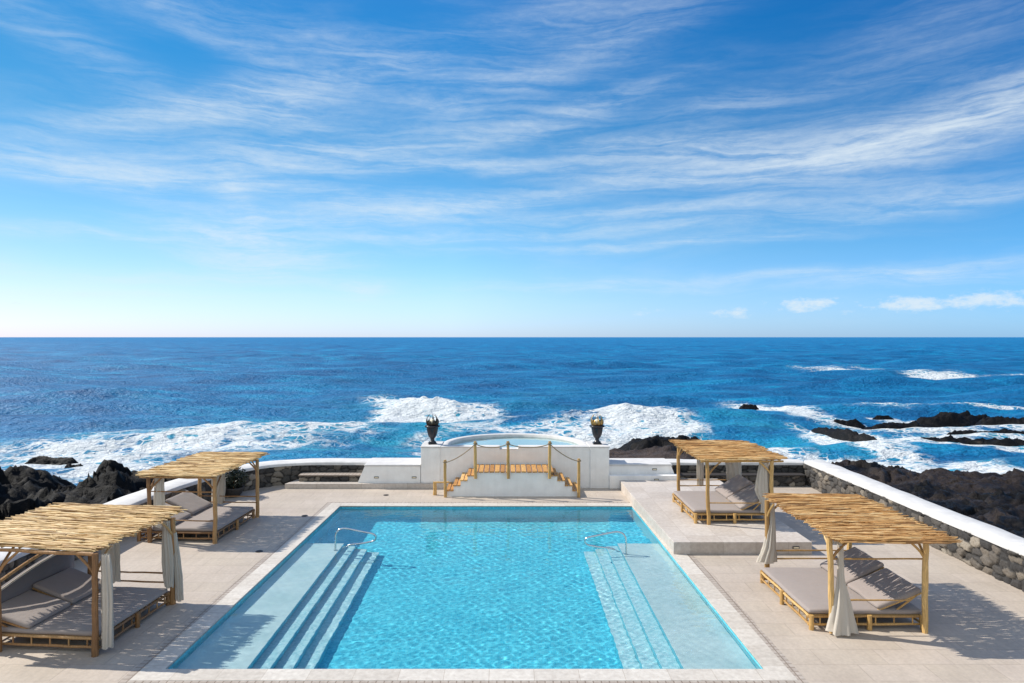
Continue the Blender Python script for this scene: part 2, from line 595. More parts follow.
def mat_simple(name, col, rough=0.5, metal=0.0, nscale=20.0, var=0.25):
    m, t, b = mat(name)
    n = t.noise(obj_co(t), nscale, 5, 0.6)
    c = t.mix(n, tuple(x * (1 - var) for x in col), tuple(min(1.0, x * (1 + var)) for x in col))
    t.put(b.inputs['Base Color'], c)
    b.inputs['Roughness'].default_value = rough
    b.inputs['Metallic'].default_value = metal
    t.put(b.inputs['Normal'], t.bump(n, 0.15, 0.01))
    return m


def mat_pool_tile(name, c1, c2, size=0.05, grout=(0.55, 0.68, 0.72)):
    m, t, b = mat(name)
    co = world_co(t)
    v = t.new('ShaderNodeTexVoronoi', feature='F1', distance='CHEBYCHEV')
    t.put(v.inputs['Vector'], co); v.inputs['Scale'].default_value = 1.0 / size
    v.inputs['Randomness'].default_value = 0.0
    sepc = t.new('ShaderNodeSeparateColor'); t.put(sepc.inputs[0], v.outputs['Color'])
    n1 = t.noise(co, 1.1, 5, 0.6)
    f = t.math('ADD', t.math('MULTIPLY', sepc.outputs[0], 0.7), t.math('MULTIPLY', n1, 0.5))
    c = t.ramp(f, [(0.2, c1), (0.9, c2)])
    g = t.smooth(v.outputs['Distance'], 0.42, 0.49)
    c = t.mix(t.math('MULTIPLY', g, 0.5), c, grout)
    t.put(b.inputs['Base Color'], c)
    b.inputs['Roughness'].default_value = 0.3
    return m


def mat_water(name, tint):
    """clear refracting pool water"""
    m, t, b = mat(name)
    co = world_co(t)
    gl = t.new('ShaderNodeBsdfGlass'); gl.inputs['Roughness'].default_value = 0.0; gl.inputs['IOR'].default_value = 1.33
    gl.inputs['Color'].default_value = tint + (1.0,)
    out = t.n['Material Output']
    t.l.new(gl.outputs[0], out.inputs[0])
    return m


def mat_sea():
    m, t, b = mat('sea_water')
    co = world_co(t)
    foam_a = t.attr('foam'); shal = t.attr('shallow'); far = t.attr('far')
    # small waves
    r1 = t.noise(t.mapping(co, (0.55, 1.15, 1), (0, 0, 0.25)), 0.55, 6, 0.62, 0.5)
    r2 = t.noise(t.mapping(co, (0.7, 1.5, 1), (0, 0, -0.2)), 0.13, 6, 0.62, 0.4)
    r3 = t.noise(t.mapping(co, (0.6, 1.6, 1), (0, 0, 0.1)), 0.025, 5, 0.6, 0.2)
    r0 = t.noise(t.mapping(co, (0.7, 1.2, 1), (0, 0, 0.4)), 1.7, 4, 0.6, 0.4)
    hh = t.math('ADD', t.math('ADD', t.math('MULTIPLY', r0, 0.60), t.math('MULTIPLY', r1, 0.75)), t.math('ADD', t.math('MULTIPLY', r2, 1.3), t.math('MULTIPLY', r3, 1.2)))
    nrm = t.bump(hh, 1.0, 1.1)
    # body colour of the water: deep blue, turquoise over shallows and churned water
    pat = t.noise(t.mapping(co, (0.5, 2.0, 1), (0, 0, 0.08)), 0.10, 8, 0.72, 0.5)
    deep = t.ramp(pat, [(0.32, (0.0010, 0.078, 0.22)), (0.52, (0.0015, 0.150, 0.36)), (0.70, (0.004, 0.30, 0.54))])
    brk0 = t.noise(t.mapping(co, (0.4, 1.2, 1), (0, 0, 0.2)), 0.22, 7, 0.68, 0.7)
    sh = t.math('MULTIPLY', shal, t.math('MULTIPLY', t.smooth(t.math('ADD', r2, t.math('MULTIPLY', brk0, 0.8)), 0.70, 1.10), 1.1), clamp=True)
    body = t.mix(sh, deep, (0.015, 0.30, 0.46))
    # foam: lacy where thin, solid where the wave breaks
    wv = t.noise(co, 0.5, 4, 0.6)
    comb_ = t.new('ShaderNodeVectorMath', operation='ADD')
    sc2 = t.new('ShaderNodeVectorMath', operation='SCALE'); sc2.inputs[3].default_value = 2.2
    nvec = t.new('ShaderNodeTexNoise'); nvec.inputs['Scale'].default_value = 0.35; nvec.inputs['Detail'].default_value = 4
    t.put(nvec.inputs['Vector'], co)
    t.l.new(nvec.outputs[1], sc2.inputs[0])
    t.put(comb_.inputs[0], t.mapping(co, (0.75, 1.1, 1), (0, 0, 0.3))); t.l.new(sc2.outputs[0], comb_.inputs[1])
    cell = t.voronoi(comb_.outputs[0], 0.42, 'DISTANCE_TO_EDGE')
    cell2 = t.voronoi(comb_.outputs[0], 1.1, 'DISTANCE_TO_EDGE')
    lace = t.math('SUBTRACT', 1.0, t.smooth(t.math('MINIMUM', cell, t.math('MULTIPLY', cell2, 1.6)), 0.0, 0.38))
    brk = t.noise(co, 0.30, 7, 0.68, 0.6)
    brk2 = t.noise(t.mapping(co, (0.25, 1.0, 1), (0, 0, 0.35)), 0.28, 6, 0.65, 0.5)
    tx = t.math('ADD', t.math('MULTIPLY', lace, 0.36), t.math('ADD', t.math('MULTIPLY', brk, 0.40), t.math('MULTIPLY', brk2, 0.55)))
    fsum = t.math('ADD', foam_a, t.math('MULTIPLY', t.math('SUBTRACT', tx, 0.63), 2.3))
    fm = t.smooth(fsum, 0.42, 0.90)
    fm = t.math('MULTIPLY', fm, t.smooth(foam_a, 0.05, 0.22))
    # scattered small whitecaps
    wc = t.noise(t.mapping(co, (0.5, 1.7, 1), (0, 0, 0.15)), 0.16, 8, 0.7, 0.5)
    cap = t.math('MULTIPLY', t.smooth(wc, 0.735, 0.80), 0.5)
    fm = t.math('MAXIMUM', fm, cap)
    churn = t.math('MULTIPLY', t.smooth(foam_a, 0.05, 0.6), t.smooth(brk0, 0.30, 0.62))
    body = t.mix(t.math('MULTIPLY', churn, 0.75), body, (0.03, 0.33, 0.46))
    c = t.mix(fm, body, (0.68, 0.72, 0.74))
    t.put(b.inputs['Base Color'], c)
    t.put(b.inputs['Roughness'], t.math('ADD', t.math('ADD', 0.50, t.math('MULTIPLY', far, 0.12)), t.math('MULTIPLY', fm, 0.3)))
    b.inputs['IOR'].default_value = 1.33
    b.inputs['Specular IOR Level'].default_value = 0.5
    t.put(b.inputs['Normal'], nrm)
    return m


M = {}
M['paving'] = mat_paving()
M['coping'] = mat_stone('coping_stone', (0.55, 0.50, 0.44), (0.72, 0.67, 0.60), 0.8)
M['band'] = mat_stone('paver_band', (0.40, 0.34, 0.29), (0.52, 0.46, 0.40), 0.14, band=True)
M['platform'] = mat_stone('platform_stone', (0.52, 0.455, 0.40), (0.66, 0.60, 0.54), 0.9)
M['plaster'] = mat_plaster('rough_plaster', (0.92, 0.905, 0.88), (0.82, 0.80, 0.775))
M['whitewash'] = mat_plaster('whitewash', (0.70, 0.68, 0.66), (0.56, 0.545, 0.53))
M['drystone'] = mat_lava_wall()
M['rock'] = mat_rock()
M['pole_l'] = mat_wood('weathered_pole', [(0.1, (0.20, 0.095, 0.035)), (0.6, (0.42, 0.22, 0.085)), (1.0, (0.60, 0.36, 0.15))], 0.5, (40, 40, 4))
M['pole_r'] = mat_wood('honey_pole', [(0.1, (0.36, 0.19, 0.06)), (0.6, (0.60, 0.36, 0.12)), (1.0, (0.74, 0.48, 0.19))], 0.45, (40, 40, 4))
M['thatch_l'] = mat_wood('sunlit_branches', [(0.0, (0.17, 0.085, 0.03)), (0.35, (0.58, 0.36, 0.145)), (0.7, (0.84, 0.60, 0.29)), (1.0, (0.92, 0.74, 0.44))], 0.6, (3, 40, 40))  # left canopies: paler sheen of the sun put into the branch colour
M['thatch_r'] = mat_wood('brown_branches', [(0.0, (0.13, 0.055, 0.02)), (0.35, (0.54, 0.28, 0.095)), (0.65, (0.80, 0.49, 0.20)), (1.0, (0.92, 0.70, 0.38))], 0.6, (3, 40, 40))
M['plank'] = mat_wood('deck_plank', [(0.1, (0.44, 0.20, 0.05)), (0.6, (0.66, 0.35, 0.10)), (1.0, (0.80, 0.52, 0.22))], 0.55, (30, 4, 30))
M['cushion'] = mat_fabric('cushion_fabric', (0.30, 0.254, 0.232), 0.08)
M['cushion_dark'] = mat_fabric('cushion_shadow_fabric', (0.16, 0.14, 0.14), 0.1)  # headboard cloth: canopy shade put into a darker cushion colour
M['curtain'] = mat_fabric('curtain_cloth', (0.66, 0.60, 0.52), 0.06, 0.9, 0.3)
M['rope'] = mat_simple('rope_fibre', (0.30, 0.22, 0.14), 0.9)
M['steel'] = mat_simple('steel_tube', (0.62, 0.64, 0.66), 0.16, 1.0, 30, 0.06)
M['black_glaze'] = mat_simple('black_glaze', (0.012, 0.013, 0.02), 0.28, 0.0)
M['bronze'] = mat_simple('bronze_leaf', (0.42, 0.27, 0.10), 0.35, 0.9)
M['dark_bronze'] = mat_simple('dark_bronze_leaf', (0.055, 0.045, 0.035), 0.35, 0.7)
M['globe'] = mat_simple('pale_globe', (0.75, 0.66, 0.48), 0.3)
M['dark_metal'] = mat_simple('dark_metal', (0.05, 0.05, 0.055), 0.4, 0.6)
M['leaf'] = mat_simple('dark_leaf', (0.012, 0.020, 0.009), 0.55, 0.0, 8, 0.5)
M['clay'] = mat_simple('dark_clay', (0.035, 0.03, 0.028), 0.7)
M['pool_floor'] = mat_pool_tile('pool_mosaic', (0.055, 0.50, 0.67), (0.15, 0.74, 0.88), 0.05, (0.30, 0.66, 0.76))
M['pool_shelf'] = mat_plaster('pool_stone', (0.80, 0.86, 0.85), (0.60, 0.72, 0.72), 0.9)
M['pool_tread'] = mat_pool_tile('tread_mosaic', (0.40, 0.66, 0.70), (0.66, 0.84, 0.86), 0.05, (0.6, 0.78, 0.8))
M['pool_water'] = mat_water('pool_water', (0.88, 0.985, 1.0))
M['tub_water'] = mat_water('tub_water', (0.88, 0.985, 1.0))
M['sea'] = mat_sea()

# ================================================================== paving, pool, platform
POOL = [(-6.16, 12.34), (4.68, 12.34), (4.47, 24.25), (-5.89, 24.25)]


def grow(q, d):
    return [(q[0][0] - d, q[0][1] - d), (q[1][0] + d, q[1][1] - d), (q[2][0] + d, q[2][1] + d), (q[3][0] - d, q[3][1] + d)]


def ring(name, qi, qo, z, m, drop=0.0):
    mb = MB()
    vs = [(x, y, z) for x, y in qi] + [(x, y, z) for x, y in qo]
    fs = [(i, 4 + i, 4 + (i + 1) % 4, (i + 1) % 4) for i in range(4)]
    mb.add(vs, [tuple(reversed(f)) if False else f for f in fs])
    if drop:
        vs = [(x, y, z) for x, y in qi] + [(x, y, z - drop) for x, y in qi]
        mb.add(vs, [(i, (i + 1) % 4, 4 + (i + 1) % 4, 4 + i) for i in range(4)])
    return tag(mb.build(name, m), kind='structure')


COP = grow(POOL, 0.42)
BAND = grow(POOL, 0.58)
ring('pool_coping', POOL, COP, 0.004, M['coping'], 0.05)
ring('paver_strip', COP, BAND, 0.0, M['band'])
ring('deck', BAND, [(-12.6, -12.0), (13.0, -12.0), (13.0, 28.8), (-12.6, 28.8)], 0.0, M['paving'])
mb = MB()                                    # skirt of the terrace down to the rock
mb.prism([(-12.5, -12), (12.95, -12), (12.95, 28.6), (-12.5, 28.6)], -6.0, -2.2)
tag(mb.build('terrace_base', M['plaster']), kind='structure')

mb = MB()                                    # raised platform right of the pool
mb.prism([(4.625, 18.85), (8.45, 18.85), (8.45, 27.3), (4.50, 27.3), (4.50, 24.4)], -0.03, 0.34)
tag(mb.build('raised_platform', M['platform'], bevel=0.012), kind='structure')

ZW = -0.075
ZS = [-0.32, -0.58, -0.84, -1.10]
ZF = -1.40
mb = MB()                                    # basin walls and floor
mb.add([(x, y, -0.03) for x, y in POOL] + [(x, y, ZF) for x, y in POOL],
       [(0, 1, 5, 4), (1, 2, 6, 5), (2, 3, 7, 6), (3, 0, 4, 7), (4, 5, 6, 7)])
tag(mb.build('pool_basin', M['pool_floor']), kind='structure')
mb = MB()                                    # shallow shelf and three steps on each side
YN, YFAR = 12.36, 20.35
ex = [-4.83, -4.48, -4.13, -3.78]
exr = [3.32, 2.98, 2.65, 2.32]
tb = MB()                                     # pale tread slabs, 4 mm proud of the tiled steps
shelf = MB()
for xs, x0_ in ((ex, -6.3), (exr, 4.8)):
    xprev = x0_
    for i, (e, z) in enumerate(zip(xs, ZS)):
        lo_, hi_ = min(e, xprev), max(e, xprev)
        mb.box(lo_, hi_, YN, YFAR, ZF - 0.02, z - 0.03)
        g_ = 0.004
        (shelf if i == 0 else tb).box(lo_ - (g_ if e < xprev else 0), hi_ + (g_ if e > xprev else 0), YN - 0.001, YFAR + g_, z - 0.028, z)
        xprev = e
o = mb.build('pool_steps', M['pool_floor'])
o2 = tb.build('pool_treads', M['pool_tread'], bevel=0.008)
o3 = shelf.build('pool_shelf', M['pool_shelf'], bevel=0.008)
# trim the shelf to the slanting basin sides
for q_ in (o, o2, o3):
    for v in q_.data.vertices:
        k = (v.co.y - 12.34) / (24.25 - 12.34)
        xl = -6.16 + k * 0.27; xr = 4.68 - k * 0.21
        if v.co.x < xl: v.co.x = xl + 0.002
        if v.co.x > xr: v.co.x = xr - 0.002
    tag(q_, kind='structure')
def water_sheet(name, quad, z, m, step, amp, seed, parent=None):
    """rippled sheet over a quad, closed below"""
    nx = int((quad[1][0] - quad[0][0]) / step); ny = int((quad[2][1] - quad[1][1]) / step)
    u, v = np.meshgrid(np.linspace(0, 1, nx), np.linspace(0, 1, ny))
    q = np.array(quad)
    X = (1 - v) * ((1 - u) * q[0][0] + u * q[1][0]) + v * ((1 - u) * q[3][0] + u * q[2][0])
    Y = (1 - v) * ((1 - u) * q[0][1] + u * q[1][1]) + v * ((1 - u) * q[3][1] + u * q[2][1])
    R2 = np.random.default_rng(seed)
    Z = np.zeros_like(X)
    for i in range(30):
        lam = R2.uniform(0.09, 0.34); an = R2.uniform(0, 2 * math.pi)
        Z += amp * lam ** 1.1 * np.sin(2 * math.pi / lam * (X * math.cos(an) + Y * math.sin(an)) + R2.uniform(0, 6.28))
    Z *= 0.45 + 1.1 * fbm(X * 0.45, Y * 0.45, 3, seed + 2)
    for i in range(10):
        lam = R2.uniform(0.5, 1.6); an = R2.uniform(0, 2 * math.pi)
        Z += 0.9 * amp * lam ** 1.1 * np.sin(2 * math.pi / lam * (X * math.cos(an) + Y * math.sin(an)) + R2.uniform(0, 6.28))
    V = np.stack([X, Y, z + Z], -1).reshape(-1, 3)
    Q = grid_quads(ny, nx)
    o = np_mesh(name, V, Q, m, None, True, parent)
    o.cycles.is_caustics_caster = True
    return o


PW = grow(POOL, -0.004)
tag(water_sheet('pool_water', PW, ZW, M['pool_water'], 0.026, 0.00080, 3), kind='structure')
for o_ in bpy.data.objects:
    if o_.name in ('pool_basin', 'pool_steps', 'pool_treads', 'pool_shelf'): o_.cycles.is_caustics_receiver = True

# ================================================================== dry stone walls with white coping
def offset_path(path, d):
    """path offset to the left of its direction by d"""
    out = []
    for i, p in enumerate(path):
        a = np.array(path[max(i - 1, 0)]); b = np.array(path[min(i + 1, len(path) - 1)])
        t = (b - a) / np.linalg.norm(b - a)
        out.append((p[0] - t[1] * d, p[1] + t[0] * d))
    return out


def resample(path, step):
    P = np.array(path, float)
    s = np.concatenate([[0], np.cumsum(np.hypot(*np.diff(P, axis=0).T))])
    n = max(2, int(s[-1] / step) + 1)
    q = np.linspace(0, s[-1], n)
    return np.stack([np.interp(q, s, P[:, 0]), np.interp(q, s, P[:, 1])], 1), q


def smooth_path(pts, n=8):
    P = [np.array(p, float) for p in pts]
    P = [2 * P[0] - P[1]] + P + [2 * P[-1] - P[-2]]
    out = []
    for i in range(1, len(P) - 2):
        for k in range(n):
            t = k / n
            a, b, c, d = P[i - 1], P[i], P[i + 1], P[i + 2]
            out.append(tuple(0.5 * ((2 * b) + (c - a) * t + (2 * a - 5 * b + 4 * c - d) * t * t + (3 * b - a - 3 * c + d) * t ** 3)))
    out.append(tuple(P[-2]))
    return out


def stone_face(path, z0, z1, side, seed, size=(0.34, 0.21), depth=0.085, parent=None, name='stone_face', step=0.035):
    """a face of irregular stones along a path; side = +1 bulges to the left of the path"""
    P, s = resample(path, step)
    nz = max(3, int((z1 - z0) / step) + 1)
    z = np.linspace(z0, z1, nz)
    S, Z = np.meshgrid(s, z)
    wx = S / size[0] + 0.5 * fbm(S * 2.1, Z * 2.1, 3, seed + 3)
    wz = Z / size[1] + 0.6 * fbm(S * 1.7 + 9, Z * 1.7, 3, seed + 4)
    d1, d2, idv = worley(wx, wz, seed)
    e = d2 - d1
    gap = sstep(e, 0.02, 0.15)
    idb = (idv * 13.7) % 1.0
    tilt_ = (wx - np.floor(wx) - 0.5) * (idb - 0.5) * 0.6
    bulge = sstep(e, 0.0, 0.20) * depth * (0.35 + 0.9 * idv + tilt_) + 0.035 * (fbm(S * 9, Z * 9, 4, seed + 8, 0.6) - 0.4)
    T = np.gradient(P, axis=0); T /= np.linalg.norm(T, axis=1)[:, None]
    N = np.stack([-T[:, 1], T[:, 0]], 1) * side
    X = P[None, :, 0] + N[None, :, 0] * (bulge - depth * 0.5)
    Y = P[None, :, 1] + N[None, :, 1] * (bulge - depth * 0.5)
    tint = (idv * 7.31) % 1.0
    V = np.stack([X, Y, Z], -1).reshape(-1, 3)
    Q = grid_quads(nz, len(s))
    if side < 0: Q = Q[:, ::1]
    return np_mesh(name, V, Q, M['drystone'], {'tint': tint, 'gap': gap}, True, parent)


def coping(path, w_in, w_out, z0, z1, parent, name='white_coping', m=None, step=0.25, seed=1):
    P, s = resample(path, step)
    pth = [tuple(p) for p in P]
    A = np.array(offset_path(pth, w_in)); B = np.array(offset_path(pth, w_out))
    n = len(s)
    wob = (vnoise(s * 1.3, s * 0 + seed, seed) - 0.5) * 0.03
    rows = []
    r = 0.04
    for (f, zz) in ((0.0, z0), (0.0, z1 - r), (r * 0.5, z1 - r * 0.3), (r * 1.2, z1), (0.5, z1 + 0.015), (1 - r * 1.2, z1), (1 - r * 0.5, z1 - r * 0.3), (1.0, z1 - r), (1.0, z0)):
        C = A * (1 - f) + B * f
        rows.append(np.column_stack([C + wob[:, None] * 0.5, np.full(n, zz) + wob * (0 if zz == z0 else 1)]))
    V = np.stack(rows, 0)
    k = V.shape[0]
    Q = grid_quads(k, n)
    V = V.reshape(-1, 3)
    o = np_mesh(name, V, Q, m or M['whitewash'], None, True, parent)
    return o


def wall_core(path, w_in, w_out, z0, z1, parent, name='wall_core', m=None):
    A = offset_path(path, w_in); B = offset_path(path, w_out)
    mb = MB()
    n = len(path)
    vs = [(x, y, z0) for x, y in A] + [(x, y, z1) for x, y in A] + [(x, y, z1) for x, y in B] + [(x, y, z0) for x, y in B]
    fs = []
    for i in range(n - 1):
        for r in range(3):
            fs.append((r * n + i, r * n + i + 1, (r + 1) * n + i + 1, (r + 1) * n + i))
    fs += [(0, n, 2 * n, 3 * n), (n - 1, 4 * n - 1, 3 * n - 1, 2 * n - 1)]
    mb.add(vs, fs)
    return mb.build(name, m or M['drystone'], parent)


# right wall: path runs from near to far, inner face on its left
R = empty('stone_wall', (0, 0, 0))
tag(R, 'long dry stone wall with flat white coping along the right edge of the terrace', 'wall')
rp = [(12.2, -12.0), (12.2, 27.9)]
stone_face(rp, -0.02, 0.86, 1, 21, parent=R)
coping(rp, 0.03, -0.80, 0.84, 0.97, R)
wall_core(rp, -0.09, -0.72, -6.0, 0.85, R)

# far walls in the two recesses
FR = empty('stone_wall', (0, 0, 0))
tag(FR, 'dark stone wall of the recess behind the far right daybed', 'wall')
fp = [(6.2, 27.95), (12.25, 27.95)]
stone_face(fp, -0.02, 0.76, -1, 33, parent=FR)
coping(fp, -0.03, 0.78, 0.76, 0.87, FR)
wall_core(fp, 0.09, 0.70, -6.0, 0.77, FR)

FL = empty('stone_wall', (0, 0, 0))
tag(FL, 'curved dark stone wall with broad white coping round the left end of the terrace', 'wall')
lp = smooth_path([(-11.55, -12.0), (-11.55, 0), (-11.55, 10), (-11.55, 18), (-11.5, 21.0), (-11.2, 23.6), (-10.6, 25.7), (-9.7, 27.2), (-8.6, 27.85), (-7.4, 27.95), (-5.6, 27.95)], 8)
stone_face(lp, -0.02, 0.76, -1, 47, parent=FL)
coping(lp, -0.03, 0.92, 0.76, 0.88, FL)
wall_core(lp, 0.09, 0.84, -6.0, 0.77, FL)

# dark stone benches standing in the recesses
for (x0, x1, lab, nm) in [(-8.3, -5.75, 'low dark stone bench in the recess left of the plunge pool', 'stone_bench'), (6.9, 12.0, 'low dark stone bench in the recess behind the far right daybed', 'stone_bench')]:
    B = empty(nm, ((x0 + x1) / 2, 27.5, 0))
    tag(B, lab, 'bench', 'stone benches in the wall recesses')
    L = (x1 - x0) / 2
    zb = 0.2 if x0 < 0 else 0.0
    stone_face([(-L, -0.08), (L, -0.08)], zb, 0.42, -1, 61 + int(x1), parent=B, name='bench_front')
    mb = MB(); mb.box(-L, L, -0.04, 0.42, zb - 0.02, 0.415); mb.build('bench_core', M['drystone'], B)
    mb = MB(); mb.box(-L - 0.02, L + 0.02, -0.13, 0.42, 0.42, 0.47); mb.build('bench_top', M['clay'] if x0 > 0 else M['band'], B, bevel=0.01)

# plaster walls either side of the tub
PL = empty('plaster_wall', (0, 0, 0))
tag(PL, 'low grey plaster wall left of the plunge pool with a slanted end', 'wall')
mb = MB()
vs = [(-5.9, 27.15, 0.2), (-5.62, 27.15, 0.86), (-3.40, 27.15, 0.86), (-3.40, 27.15, 0.2), (-5.9, 27.93, 0.2), (-5.62, 27.93, 0.86), (-3.40, 27.93, 0.86), (-3.40, 27.93, 0.2)]
mb.add(vs, [(3, 2, 1, 0), (4, 5, 6, 7), (0, 1, 5, 4), (2, 3, 7, 6), (1, 2, 6, 5), (0, 4, 7, 3)])
mb.box(-5.6, -3.42, 27.935, 28.62, -6.0, 0.77)
mb.build('plaster_body', M['plaster'], PL)
mb = MB(); mb.box(-5.63, -3.40, 27.12, 28.7, 0.862, 0.93); mb.build('white_coping', M['whitewash'], PL, bevel=0.02)
mb = MB(); mb.prism([(-8.75, 27.0), (-2.4, 27.0), (-2.4, 27.94), (-8.45, 27.94)], -0.02, 0.2)
mb.build('plinth', M['platform'], PL, bevel=0.012)

PR = empty('plaster_wall', (0, 0, 0))
tag(PR, 'low grey plaster wall right of the plunge pool with a stepped ledge', 'wall')
mb = MB()
vs = [(4.10, 27.36, 0.0), (4.10, 27.36, 0.83), (6.62, 27.36, 0.83), (6.95, 27.36, 0.0), (4.10, 28.60, 0.0), (4.10, 28.60, 0.83), (6.62, 28.60, 0.83), (6.95, 28.60, 0.0)]
mb.add(vs, [(0, 3, 2, 1), (4, 5, 6, 7), (0, 1, 5, 4), (3, 7, 6, 2), (1, 2, 6, 5), (0, 4, 7, 3)])
mb.box(4.12, 6.5, 27.95, 28.55, -6.0, -0.01)
mb.build('plaster_body', M['plaster'], PR)
mb = MB()
mb.prism([(4.10, 27.0), (6.85, 27.0), (6.85, 27.355), (4.10, 27.355)], 0.0, 0.52)
mb.build('ledge', M['plaster'], PR, bevel=0.015)
mb = MB(); mb.box(4.10, 6.66, 27.33, 28.72, 0.832, 0.91); mb.build('white_coping', M['whitewash'], PR, bevel=0.02)

# ================================================================== plunge pool (tub) on the sea wall
TX, TY, TR = 0.37, 28.15, 3.02
TUB = empty('plunge_pool', (TX, TY, 0))
tag(TUB, 'raised round white plunge pool overlooking the sea behind the little bridge', 'plunge pool')


def arc(r, a0, a1, n=48):
    return [(r * math.cos(a0 + (a1 - a0) * i / n), r * math.sin(a0 + (a1 - a0) * i / n)) for i in range(n + 1)]


front = -0.55
aa = math.asin(front / TR)
ao = arc(TR, aa, math.pi - aa); ai = arc(TR - 0.30, math.asin(front / (TR - 0.3)), math.pi - math.asin(front / (TR - 0.3)))
mb = MB()
n = len(ao)
vs = [(x, y, -5.5) for x, y in ao] + [(x, y, 1.55) for x, y in ao]
mb.add(vs, [(i, i + 1, n + i + 1, n + i) for i in range(n - 1)])
mb.build('outer_wall', M['plaster'], TUB, smooth=True)
mb = MB()
vs = []
prof = [(0.30, 0.75), (0.30, 1.585), (0.26, 1.62), (0.04, 1.62), (-0.02, 1.59), (-0.03, 1.545)]
for d, z in prof:
    r = TR - d
    a0 = math.asin(front / r)
    vs += [(x, y, z) for x, y in arc(r, a0, math.pi - a0)]
k = len(prof)
mb.add(vs, [(r * n + i, (r + 1) * n + i, (r + 1) * n + i + 1, r * n + i + 1) for r in range(k - 1) for i in range(n - 1)])
mb.build('rim', M['whitewash'], TUB, smooth=True)
mb = MB()
mb.add([(x, y, 1.12) for x, y in arc(TR - 0.25, math.asin(front / (TR - .25)), math.pi - math.asin(front / (TR - .25)))], [tuple(range(n))])
mb.build('tub_floor', M['pool_shelf'], TUB)
rr_, tt_ = np.meshgrid(np.linspace(0, 1, 60), np.linspace(0, 1, 160))
pa = np.array(arc(TR - 0.27, math.asin(front / (TR - .27)), math.pi - math.asin(front / (TR - .27)), 159))
wx_ = (1 - rr_) * 0.0 + rr_ * pa[:, 0][:, None]; wy_ = (1 - rr_) * front + rr_ * pa[:, 1][:, None]
wz_ = 1.50 + 0.006 * (fbm(wx_ * 3.0, wy_ * 3.0, 3, 12) - 0.5)
tw = np_mesh('tub_water', np.stack([wx_, wy_, wz_], -1).reshape(-1, 3), grid_quads(160, 60), M['tub_water'], None, True, TUB)
tw.cycles.is_caustics_caster = True
for ch in TUB.children:
    if ch.name.startswith('tub_floor') or ch.name.startswith('rim'): ch.cycles.is_caustics_receiver = True
# front wall with a lower spill gap in the middle
mb = MB()
x0, x1 = -2.989, 2.974
g0, g1 = -0.62, 0.12
yf, yb = -0.97, -0.555
for a_, b_, zt in ((x0, g0, 1.60), (g0, g1, 1.515), (g1, x1, 1.60)):
    mb.box(a_, b_, yf, yb, -0.03, zt)
mb.build('front_wall', M['plaster'], TUB)
mb = MB()
mb.box(x0, g0, yf - 0.015, yb + 0.01, 1.602, 1.64); mb.box(g1, x1, yf - 0.015, yb + 0.01, 1.602, 1.64); mb.box(g0 + .003, g1 - .003, yf - 0.012, yb + 0.01, 1.517, 1.545)
mb.build('front_coping', M['whitewash'], TUB, bevel=0.012)
for sx, xa, xb in ((-1, -3.38 - TX, -2.62 - TX), (1, 3.345 - TX, 4.10 - TX)):
    mb = MB(); mb.box(xa, xb, 27.12 - TY, 28.45 - TY, -0.03 if sx > 0 else 0.202, 1.60); mb.build('pier', M['plaster'], TUB, bevel=0.015)
    mb = MB(); mb.box(xa - 0.02, xb + 0.02, 27.10 - TY, 28.47 - TY, 1.602, 1.655); mb.build('pier_cap', M['whitewash'], TUB, bevel=0.012)


# ================================================================== urns on the piers
def urn(loc, label, leafm, rot):
    U = empty('urn', loc, rot)
    tag(U, label, 'urn', 'urns on the plunge pool piers')
    mb = MB()
    mb.box(-0.17, 0.17, -0.17, 0.17, 0.0, 0.05)
    mb.build('base', M['black_glaze'], U, bevel=0.01)
    mb = MB()
    mb.lathe([(0.15, 0.05), (0.155, 0.09), (0.10, 0.13), (0.075, 0.19), (0.09, 0.23), (0.15, 0.30), (0.19, 0.40), (0.215, 0.52), (0.235, 0.64), (0.24, 0.68), (0.20, 0.68), (0.19, 0.6)], seg=28)
    mb.build('body', M['black_glaze'], U, True)
    mb = MB()
    mb.lathe([(0.24, 0.675), (0.30, 0.70), (0.315, 0.735), (0.29, 0.765), (0.22, 0.77), (0.20, 0.70)], seg=28)
    mb.build('rim', M['black_glaze'], U, True)
    mb = MB()
    mb.lathe([(0.02, 0.72), (0.10, 0.76), (0.135, 0.84), (0.12, 0.93), (0.07, 1.0), (0.01, 1.03)], seg=18)
    mb.build('globe', M['globe'], U, True)
    for i in range(9):
        a = 2 * math.pi * i / 9
        hgt = 0.42 + 0.06 * ((i * 7) % 3 - 1)
        mb = MB()
        rows = []
        for k in range(8):
            t = k / 7
            r = 0.20 + 0.085 * math.sin(t * math.pi * 0.8) - 0.13 * t ** 2.2
            z = 0.74 + hgt * t
            wd = 0.075 * (math.sin(min(1, t * 1.15 + 0.22) * math.pi) ** 0.8) * (1 if t < 0.97 else 0.15) + 0.004
            for sg in (-1, 0, 1):
                rr = r + (0.018 if sg == 0 else 0)
                rows.append((rr * math.cos(a) - sg * wd * math.sin(a), rr * math.sin(a) + sg * wd * math.cos(a), z))
        fs = []
        for k in range(7):
            for c_ in range(2):
                fs.append((k * 3 + c_, k * 3 + c_ + 1, k * 3 + c_ + 4, k * 3 + c_ + 3))
        mb.add(rows, fs)
        o = mb.build('leaf', leafm, U, True)
        sl = o.modifiers.new('thickness', 'SOLIDIFY'); sl.thickness = 0.012
    return U


urn((-2.99, 27.75, 1.655), 'black urn with dark leaf crown on the left pier of the plunge pool', M['dark_bronze'], 0.2)
urn((3.70, 27.75, 1.655), 'black urn with golden leaf crown on the right pier of the plunge pool', M['bronze'], 0.0)

